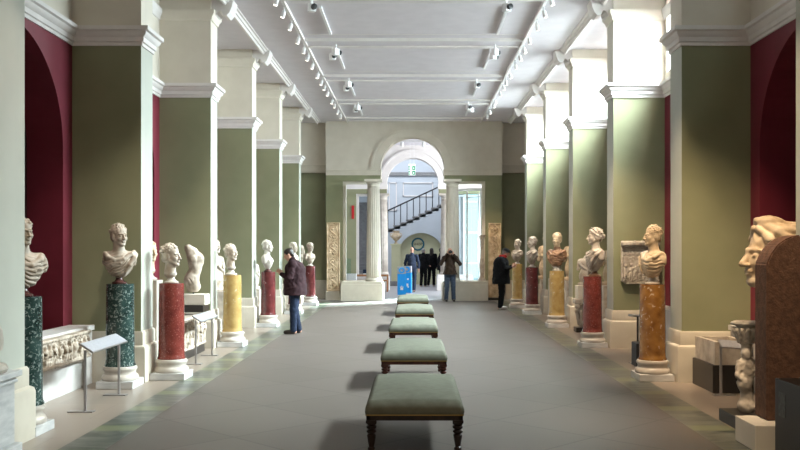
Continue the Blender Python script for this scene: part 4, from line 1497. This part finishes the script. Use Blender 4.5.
# square projector heads on short ceiling tracks
for s, ys in ((-1, ((15.6, 15.3), (19.1, 18.8), (19.1, 19.2), (22.9, 22.5), (22.9, 23.0), (26.6, 26.2), (26.6, 26.6))), (1, ((15.6, 15.3), (19.1, 18.8), (22.9, 22.6), (19.1, 19.2), (26.6, 26.1), (26.6, 26.6)))):
    for y0 in (11.9, 15.9, 19.3, 23.1, 26.8):
        bm = bm_new(); box(bm, -.025, .025, 0, 2.0, -.045, 0)
        o = obj('short_track', bm, M['white']); o.location = (s * 1.66, y0, 6.0)
        tag(o, 'short white %s ceiling track between two ribs' % ('left' if s < 0 else 'right'), 'lighting track', 'short %s ceiling tracks' % ('left' if s < 0 else 'right'))
    for n, (yb, y) in enumerate(ys):
        t = thing('box_spotlight', 'square white spotlight with black lens on the %s half of the ceiling' % ('left' if s < 0 else 'right'), 'spotlight', (s * 1.66 + (0.06 if n % 2 else -.06), y, 6.0), (R(40) if n % 2 else R(-60)), group='square %s ceiling spotlights' % ('left' if s < 0 else 'right'))
        zt = -.12 if any(abs(y - r) < .35 for r in RIBS) else -.0
        bm = bm_new(); box(bm, -.10, .02, -.055, .055, -.26, -.12, bev=.006)
        h = obj('lamp_housing', bm, M['white'], t)
        bm = bm_new(); lathe(bm, [(.045, 0), (.05, .01), (.05, .06), (.04, .065)], 18); bmesh.ops.rotate(bm, verts=bm.verts[:], matrix=Matrix.Rotation(R(90), 3, 'Y')); bmesh.ops.translate(bm, verts=bm.verts[:], vec=(.02, 0, -.19))
        obj('lens_barrel', bm, M['black'], t, auto=True)
        bm = bm_new(); box(bm, -.05, -.03, -.02, .02, -.12, 0)
        obj('bracket', bm, M['white'], t)

# exit sign hung in the far archway
t = thing('exit_sign', 'white hanging sign with two rows of green escape symbols in the inner arch', 'sign', (-.08, 36.4, 4.68))
bm = bm_new(); box(bm, -.14, .14, -.02, .02, 0, .46, bev=.004); obj('lightbox', bm, M['sign_white'], t)
for z in (.02, .21):
    bm = bm_new(); box(bm, .01, .13, -.027, -.021, z, z + .16)
    box(bm, -.14, -.08, -.027, -.021, z, z + .16)
    p = obj('green_panel', bm, M['sign_green'], t)
    bm = bm_new(); box(bm, .05, .085, -.032, -.028, z + .04, z + .11); box(bm, -.125, -.105, -.032, -.028, z + .03, z + .12)
    obj('symbol', bm, M['sign_white'], p)
bm = bm_new(); tube(bm, [(-.08, 0, .46), (-.08, 0, 1.32)], .006); tube(bm, [(.08, 0, .46), (.08, 0, 1.32)], .006)
obj('wire', bm, M['white'], t)
# fixture on the corridor ceiling
t = thing('ceiling_light_bar', 'grey light bar with two lamps on the ceiling between the arches', 'light fixture', (-.05, 33.6, 6.0))
bm = bm_new(); box(bm, -1.0, 1.0, -.05, .05, -.30, -.24); box(bm, -.42, -.38, -.02, .02, -.24, 0); box(bm, .38, .42, -.02, .02, -.24, 0)
obj('bar', bm, M['white'], t)
for x in (-.4, .4):
    bm = bm_new(); lathe(bm, [(.05, -.48), (.06, -.44), (.06, -.32), (.03, -.30)], 16, cx=x)
    obj('lamp_head', bm, M['white'], t, auto=True)


# ------------------------------------------------------------------ far hall furniture
t = thing('round_wall_sign', 'teal ring sign with small dark letters on the olive niche wall', 'sign', (.19, YS + .245, 1.93))
bm = bm_new(); rings = []
pts_o = [(.315 * math.cos(a), .315 * math.sin(a)) for a in [2 * PI * i / 48 for i in range(48)]]
pts_i = [(.235 * math.cos(a), .235 * math.sin(a)) for a in [2 * PI * i / 48 for i in range(48)]]
vo = [[bm.verts.new((x, y, z)) for x, z in p] for p in (pts_o, pts_i) for y in (-.015, 0)]
for a, b in ((0, 1), (3, 2), (2, 0), (1, 3)):
    for i in range(48):
        j = (i + 1) % 48
        bm.faces.new((vo[a][i], vo[a][j], vo[b][j], vo[b][i]))
obj('ring', bm, M['teal'], t)
me = text_bm('SHOP', .17)
o = link('lettering', me, t, M['black']); o.rotation_euler = (R(90), 0, 0); o.location = (0, -.008, 0)

t = thing('tall_pedestal', 'tall square stone pedestal carrying an urn, left of the olive niche', 'pedestal', (-.83, 41.6, 0))
bm = bm_new(); box(bm, -.30, .30, -.3, .3, 0, .22, bev=.01); obj('plinth', bm, M['stair'], t)
bm = bm_new(); box(bm, -.21, .21, -.21, .21, .22, 1.86, bev=.008); obj('body', bm, M['olive'], t)
bm = bm_new(); box(bm, -.25, .25, -.25, .25, 1.86, 1.94, bev=.01); obj('cap', bm, M['olive'], t)
t = thing('stone_urn', 'round pale stone urn on the tall pedestal left of the niche', 'urn', (-.83, 41.6, 1.942))
bm = bm_new(); lathe(bm, [(.09, 0), (.10, .03), (.04, .08), (.05, .12), (.15, .20), (.22, .32), (.22, .40), (.16, .48), (.13, .52), (.17, .58), (.18, .60)], 28); obj('bowl', bm, M['marble_warm'], t, auto=True)
for s in (-1, 1):
    bm = bm_new(); tube(bm, [(s * .19, 0, .28), (s * .27, 0, .38), (s * .24, 0, .48), (s * .14, 0, .50)], .02); obj('handle', bm, M['marble_warm'], t, smooth=True)


def blue_sign(x, y, rz, label, marks):
    t = thing('blue_sign_totem', label, 'sign', (x, y, 0), rz)
    bm = bm_new(); box(bm, -.155, .155, -.11, .11, .0, .78, bev=.004); obj('body', bm, M['blue'], t)
    bm = bm_new(); box(bm, -.155, .155, -.11, .11, .78, 1.04, bev=.004); hd = obj('header', bm, M['label'], t)
    bm = bm_new(); vo = [[bm.verts.new((r * math.cos(2 * PI * i / 32), yy, .91 + r * math.sin(2 * PI * i / 32))) for i in range(32)] for r in (.11, .055) for yy in (-.118, -.109)]
    for a, b in ((0, 1), (3, 2), (2, 0), (1, 3)):
        for i in range(32):
            j = (i + 1) % 32
            bm.faces.new((vo[a][i], vo[a][j], vo[b][j], vo[b][i]))
    obj('ring_emblem', bm, M['blue'], hd)
    bm = bm_new()
    if marks == 1:
        box(bm, -.05, .05, -.116, -.109, .18, .26); box(bm, -.055, -.03, -.116, -.109, .26, .31); box(bm, -.012, .012, -.116, -.109, .26, .34); box(bm, .03, .055, -.116, -.109, .26, .31)
    else:
        box(bm, .0, .07, -.116, -.109, .50, .56); box(bm, -.02, .05, -.116, -.109, .25, .36); box(bm, .02, .07, -.116, -.109, .20, .26)
    obj('white_emblem', bm, M['paper'], t)
    return t


blue_sign(-.46, 33.45, R(4), 'front blue totem sign with white castle like emblem and ring header', 1)
blue_sign(-.25, 35.0, R(-10), 'rear blue totem sign half hidden behind the front one', 2)

t = thing('wooden_bench', 'orange brown wooden bench in the corridor, seen beside the left column', 'bench', (-1.72, 35.9, 0))
bm = bm_new(); box(bm, -.72, .68, -.22, .22, .42, .47, bev=.005); obj('seat', bm, M['wood'], t)
for s in (-1, 1):
    for d in (-1, 1):
        bm = bm_new(); box(bm, s * .66 - .03, s * .66 + .03, d * .19 - .03, d * .19 + .03, 0, .66 if d > 0 else .42); obj('leg', bm, M['wood'], t)
bm = bm_new(); box(bm, -.72, .70, .17, .21, .60, .68, bev=.004); obj('backrest', bm, M['wood'], t)
t = thing('glass_display_case', 'clear glass display case on a white stand, behind the left relief wall', 'display case', (-2.35, 33.4, 0))
bm = bm_new(); box(bm, -.3, .22, -.2, .2, 0, .78, bev=.004); obj('stand', bm, M['white'], t)
bm = bm_new(); box(bm, -.3, .0, -.18, .18, .782, 1.35); obj('glass_box', bm, M['glass'], t)
t = thing('small_banner_stand', 'small blue and white upright stand seen against the far stairs', 'sign', (-2.22, 40.6, 0))
bm = bm_new(); box(bm, -.08, .08, -.04, .04, .35, .78, bev=.01); obj('board', bm, M['navy'], t)
bm = bm_new(); box(bm, -.07, .07, -.05, -.041, .50, .60); obj('printed_patch', bm, M['paper'], t)
bm = bm_new(); box(bm, -.02, .02, -.02, .02, .02, .35); box(bm, -.12, .12, -.1, .1, 0, .02); obj('foot', bm, M['steel'], t)
bm = bm_new(); box(bm, -.05, .05, -.01, .01, 0, .55); o = obj('hanging_banner', bm, M['banner']); o.location = (-2.53, 37.27, 2.95)
tag(o, 'small red banner hanging on the green wall past the left opening', 'banner')


# ------------------------------------------------------------------ people
def person(label, loc, rz, P):
    """P: joint positions in a local frame looking along -Y, plus clothes"""
    t = thing('person', label, 'person', loc, rz)
    far = loc[1] > 34
    h = .010 if far else .008
    J = dict(pelvis=(0, 0, .93), waist=(0, 0, 1.08), chest=(0, 0, 1.28), neck=(0, .01, 1.47), head=(0, -.02, 1.63), pitch=0, yaw=0,
             ls=(.18, 0, 1.42), rs=(-.18, 0, 1.42), le=(.24, .02, 1.14), re=(-.24, .02, 1.14), lh=(.24, -.08, .90), rh=(-.24, -.08, .90),
             lhip=(.09, 0, .90), rhip=(-.09, 0, .90), lk=(.10, -.02, .49), rk=(-.10, -.02, .49), la=(.11, .02, .09), ra=(-.11, .02, .09))
    J.update(P.get('j', {}))
    V = {k: Vector(v) for k, v in J.items() if isinstance(v, tuple)}
    lerp = lambda a, b, q: tuple(V[a].lerp(V[b], q)) if isinstance(a, str) else tuple(Vector(a).lerp(Vector(b), q))
    T = lambda k: tuple(V[k])

    def headpush(S):
        S.push(T('head'), (J['pitch'], 0, J['yaw']), .93)

    # continuous body
    S = Sculpt(h)
    S.cap(T('pelvis'), T('waist'), .125, .12, .04)
    S.cap(T('waist'), T('chest'), .12, .14, .04)
    S.cap(T('ls'), T('rs'), .055, .055, .05)
    S.cap(T('chest'), T('neck'), .10, .055, .04)
    S.cap(T('neck'), lerp('neck', 'head', .6), .055, .05, .02)
    for a in 'lr':
        S.cap(T(a + 'hip'), T(a + 'k'), .078, .052, .03)
        S.cap(T(a + 'k'), T(a + 'a'), .050, .036, .02)
        an = V[a + 'a']
        fd = Vector(J.get(a + 'foot', (0, -1, 0)))
        S.cap(tuple(an + Vector((0, 0, -.04)) - fd * .03), tuple(an + fd * .15 + Vector((0, 0, -.055))), .035, .028, .02)
        S.cap(T(a + 's'), T(a + 'e'), .046, .036, .02)
        S.cap(T(a + 'e'), T(a + 'h'), .036, .025, .015)
        # hand: palm, four fingers curled a little, thumb from the side
        hd = (V[a + 'h'] - V[a + 'e']).normalized()
        hd = Vector(J.get(a + 'dir', tuple(hd))).normalized()
        sd = Vector((0, 0, 1)).cross(hd)
        sd = sd.normalized() if sd.length > .2 else Vector((1, 0, 0))
        up = hd.cross(sd)
        p0 = V[a + 'h']
        S.cap(tuple(p0), tuple(p0 + hd * .07), .028, .032, .01)
        for q in range(4):
            r0 = p0 + hd * .075 + up * (-.027 + .018 * q)
            l1 = (.036, .042, .040, .032)[q]
            r1 = r0 + hd * l1 - sd * .012
            r2 = r1 + hd * l1 * .7 - sd * .025
            S.path([tuple(r0), tuple(r1), tuple(r2)], .0085, .003)
        S.path([tuple(p0 + hd * .02 + up * .025), tuple(p0 + hd * .055 + up * .052), tuple(p0 + hd * .085 + up * .05)], .0095, .006)
    headpush(S); head(S, 'none', False, 1); S.pop()
    link('body', S.mesh('body'), t, M['skin'])
    # trousers
    S = Sculpt(h)
    S.cap(T('pelvis'), T('waist'), .145, .14, .04)
    for a in 'lr':
        S.cap(T(a + 'hip'), T(a + 'k'), .102, .076, .03)
        S.cap(T(a + 'k'), T(a + 'a'), .076, .066, .02)
        S.noise(T(a + 'k'), (.15, .15, .4), .006, 30, 2)
        S.ell((V[a + 'a'].x, V[a + 'a'].y, -.02), (.15, .15, .07), .004, 'sub')
    link('trousers', S.mesh('trousers'), t, M[P['trousers']])
    # jacket
    S = Sculpt(h)
    hem = P.get('hem', .80)
    wd = P.get('bulk', 1.0)
    S.cap(T('chest'), T('waist'), .165 * wd, .165 * wd, .04)
    S.cap(T('waist'), (V['pelvis'].x, V['pelvis'].y, hem + .10), .165 * wd, .175 * wd, .05)
    S.cap((V['pelvis'].x, V['pelvis'].y, hem + .15), (V['pelvis'].x, V['pelvis'].y, hem), .178 * wd, .185 * wd, .05)
    for a in 'lr':
        S.cap(lerp(a + 'hip', a + 'k', .0), (V[a + 'hip'].x * 1.1, V[a + 'hip'].y, hem), .13 * wd, .135 * wd, .05)
    S.cap(T('ls'), T('rs'), .072, .072, .06)
    S.cap(T('chest'), lerp('chest', 'neck', .8), .135, .085, .05)
    S.cap(lerp('chest', 'neck', .85), tuple(V['neck'] + Vector((0, -.005, .03))), .078, .072, .015)
    for a in 'lr':
        S.cap(T(a + 's'), T(a + 'e'), .070 + .012 * (wd - 1), .060, .03)
        S.cap(T(a + 'e'), lerp(a + 'e', a + 'h', .93), .060, .046, .02)
        S.noise(T(a + 'e'), (.2, .2, .25), .009, 38, 4)
    S.noise(tuple(V['waist']), (.4, .4, .5), .009, 22, 5)
    S.box((0, 0, hem - .25), (1, 1, .25), .001, .006, 'sub')
    jk = link('jacket', S.mesh('jacket'), t, M[P['jacket']])
    # hair
    if P.get('hair'):
        S = Sculpt(h * .9)
        headpush(S)
        S.ell((0, .030, .052), (.088, .104, .084), .006)
        S.ell((0, .075, -.02), (.068, .045, .07), .02)
        if P.get('long'):
            S.cap((0, .06, 0), (0, .09, -.22), .085, .075, .03)
            for s in (-1, 1): S.cap((s * .07, .01, .0), (s * .075, .02, -.18), .03, .03, .02)
        S.box((0, -.115, -.06), (.075, .07, .125), .03, .01, 'sub')
        S.noise((0, .03, .03), (.14, .15, .16), .005, 90, 3)
        S.pop()
        link('hair', S.mesh('hair'), t, M[P['hair']])
    if P.get('hat'):
        S = Sculpt(h * .9)
        headpush(S)
        S.ell((0, .02, .085), (.092, .108, .065), .01)
        S.ell((0, .01, .062), (.125, .15, .014), .01)
        S.pop()
        link('hat', S.mesh('hat'), t, M['blackcloth'])
    if P.get('scarf'):
        S = Sculpt(h)
        n = V['neck'] + Vector((0, 0, .035))
        for k in range(12):
            a0, a1 = 2 * PI * k / 12, 2 * PI * (k + 1) / 12
            S.cap((n.x + .075 * math.cos(a0), n.y + .075 * math.sin(a0), n.z), (n.x + .075 * math.cos(a1), n.y + .075 * math.sin(a1), n.z), .038, .038, .01)
        S.noise(tuple(n), (.2, .2, .15), .010, 50, 2)
        link('scarf', S.mesh('scarf'), t, M['scarf'])
    for a in 'lr':
        S = Sculpt(h)
        an = V[a + 'a']; fd = Vector(J.get(a + 'foot', (0, -1, 0)))
        S.cap((an.x, an.y, .06), tuple(Vector((an.x, an.y, .045)) + fd * .16), .045, .038, .02)
        S.cap((an.x, an.y, .10), (an.x, an.y, .05), .045, .045, .02)
        S.box((0, 0, -.2), (1, 1, .2), .001, .002, 'sub')
        link('shoe', S.mesh('shoe'), t, M[P.get('shoes', 'shoe')])
    return t


# man in plum jacket studying the bust at left, looking to -X, head bowed
person('man in plum brown jacket and dark jeans bending towards the white bust at left', (-2.38, 18.0, 0), R(-90),
       dict(jacket='plum', trousers='jeans', hair='hair_dark', hem=.78, bulk=1.25,
            j=dict(neck=(0, -.05, 1.45), head=(0, -.13, 1.585), pitch=R(28), chest=(0, -.0, 1.27), ls=(.19, -.03, 1.40), rs=(-.19, -.03, 1.40),
                   le=(.23, -.08, 1.13), re=(-.23, -.08, 1.13), lh=(.10, -.26, 1.20), rh=(-.10, -.26, 1.18), ldir=(-.3, -.6, .6), rdir=(.3, -.6, .6),
                   la=(.09, -.02, .09), ra=(-.10, .06, .09))))
# photographer in front of the arch, facing the camera
ph = person('man in brown jacket and blue jeans raising a camera to his face, before the arch', (1.16, 29.0, 0), R(3),
            dict(jacket='brown', trousers='jeans_b', hem=.88, bulk=.97,
                 j=dict(ls=(.19, 0, 1.41), rs=(-.19, 0, 1.41), le=(.31, -.14, 1.22), re=(-.31, -.14, 1.22), lh=(.10, -.17, 1.53), rh=(-.10, -.17, 1.55), ldir=(-.5, -.1, .6), rdir=(.5, -.1, .6), pitch=R(4),
                        head=(0, -.03, 1.62), la=(.12, .02, .09), ra=(-.12, .02, .09))))
cm = thing('camera', 'black camera held to the face of the man in brown jacket', 'camera', (1.165, 28.755, 1.608), R(3))
bm = bm_new(); box(bm, -.065, .065, -.03, .03, -.04, .04, bev=.006); box(bm, -.022, .022, -.025, .02, .04, .06, bev=.004)
obj('body', bm, M['black'], cm)
bm = bm_new(); lathe(bm, [(.032, 0), (.034, .02), (.034, .07), (.03, .075)], 20); bmesh.ops.rotate(bm, verts=bm.verts[:], matrix=Matrix.Rotation(R(90), 3, 'X')); bmesh.ops.translate(bm, verts=bm.verts[:], vec=(0, -.03, 0))
obj('lens', bm, M['black'], cm, auto=True)
# man in black coat on the right, looking to +X
person('man in black hat, red scarf and long black coat standing at the right', (2.45, 25.3, 0), R(80),
       dict(jacket='blackcloth', trousers='blackcloth', hat=True, scarf=True, hem=.72, bulk=1.32, shoes='shoe_w', hair='hair_grey',
            j=dict(neck=(0, -.06, 1.46), head=(0, -.14, 1.58), pitch=R(24), ls=(.19, -.03, 1.40), rs=(-.19, -.03, 1.40),
                   le=(.24, -.12, 1.16), re=(-.24, -.12, 1.16), lh=(.10, -.30, 1.22), rh=(-.10, -.30, 1.18), ldir=(-.3, -.6, .4), rdir=(.3, -.6, .4))))
# man in navy walking away
person('balding man in navy jumper and trousers walking away past the blue signs', (-.08, 35.8, 0), R(172),
       dict(jacket='navy', trousers='navy', hem=.92, bulk=1.0,
            j=dict(head=(0, -.02, 1.66), le=(.27, .03, 1.14), re=(-.27, .03, 1.14), lh=(.26, -.05, .92), rh=(-.26, -.02, .90), lk=(.10, -.08, .50), la=(.11, -.05, .09), ra=(-.10, .12, .10))))
person('woman in black coat with light hair standing before the olive niche', (.42, 40.4, 0), R(150),
       dict(jacket='blackcloth', trousers='blackcloth', hair='hair_grey', hem=.85, bulk=.95, shoes='shoe_w', j=dict(head=(0, -.02, 1.60), lh=(.2, -.18, 1.0), rh=(-.2, -.18, 1.0))))
person('woman in black coat with long dark hair, right of the light haired one', (.80, 40.9, 0), R(165),
       dict(jacket='blackcloth', trousers='blackcloth', hair='hair_dark', long=True, hem=.80, bulk=.98, shoes='shoe_w', j=dict(lk=(.12, -.06, .5), la=(.16, 0, .09))))
person('dark clothed visitor half hidden behind the right inner column', (1.22, 40.2, 0), R(100),
       dict(jacket='blackcloth', trousers='blackcloth', hair='hair_dark', hem=.75, bulk=1.0))
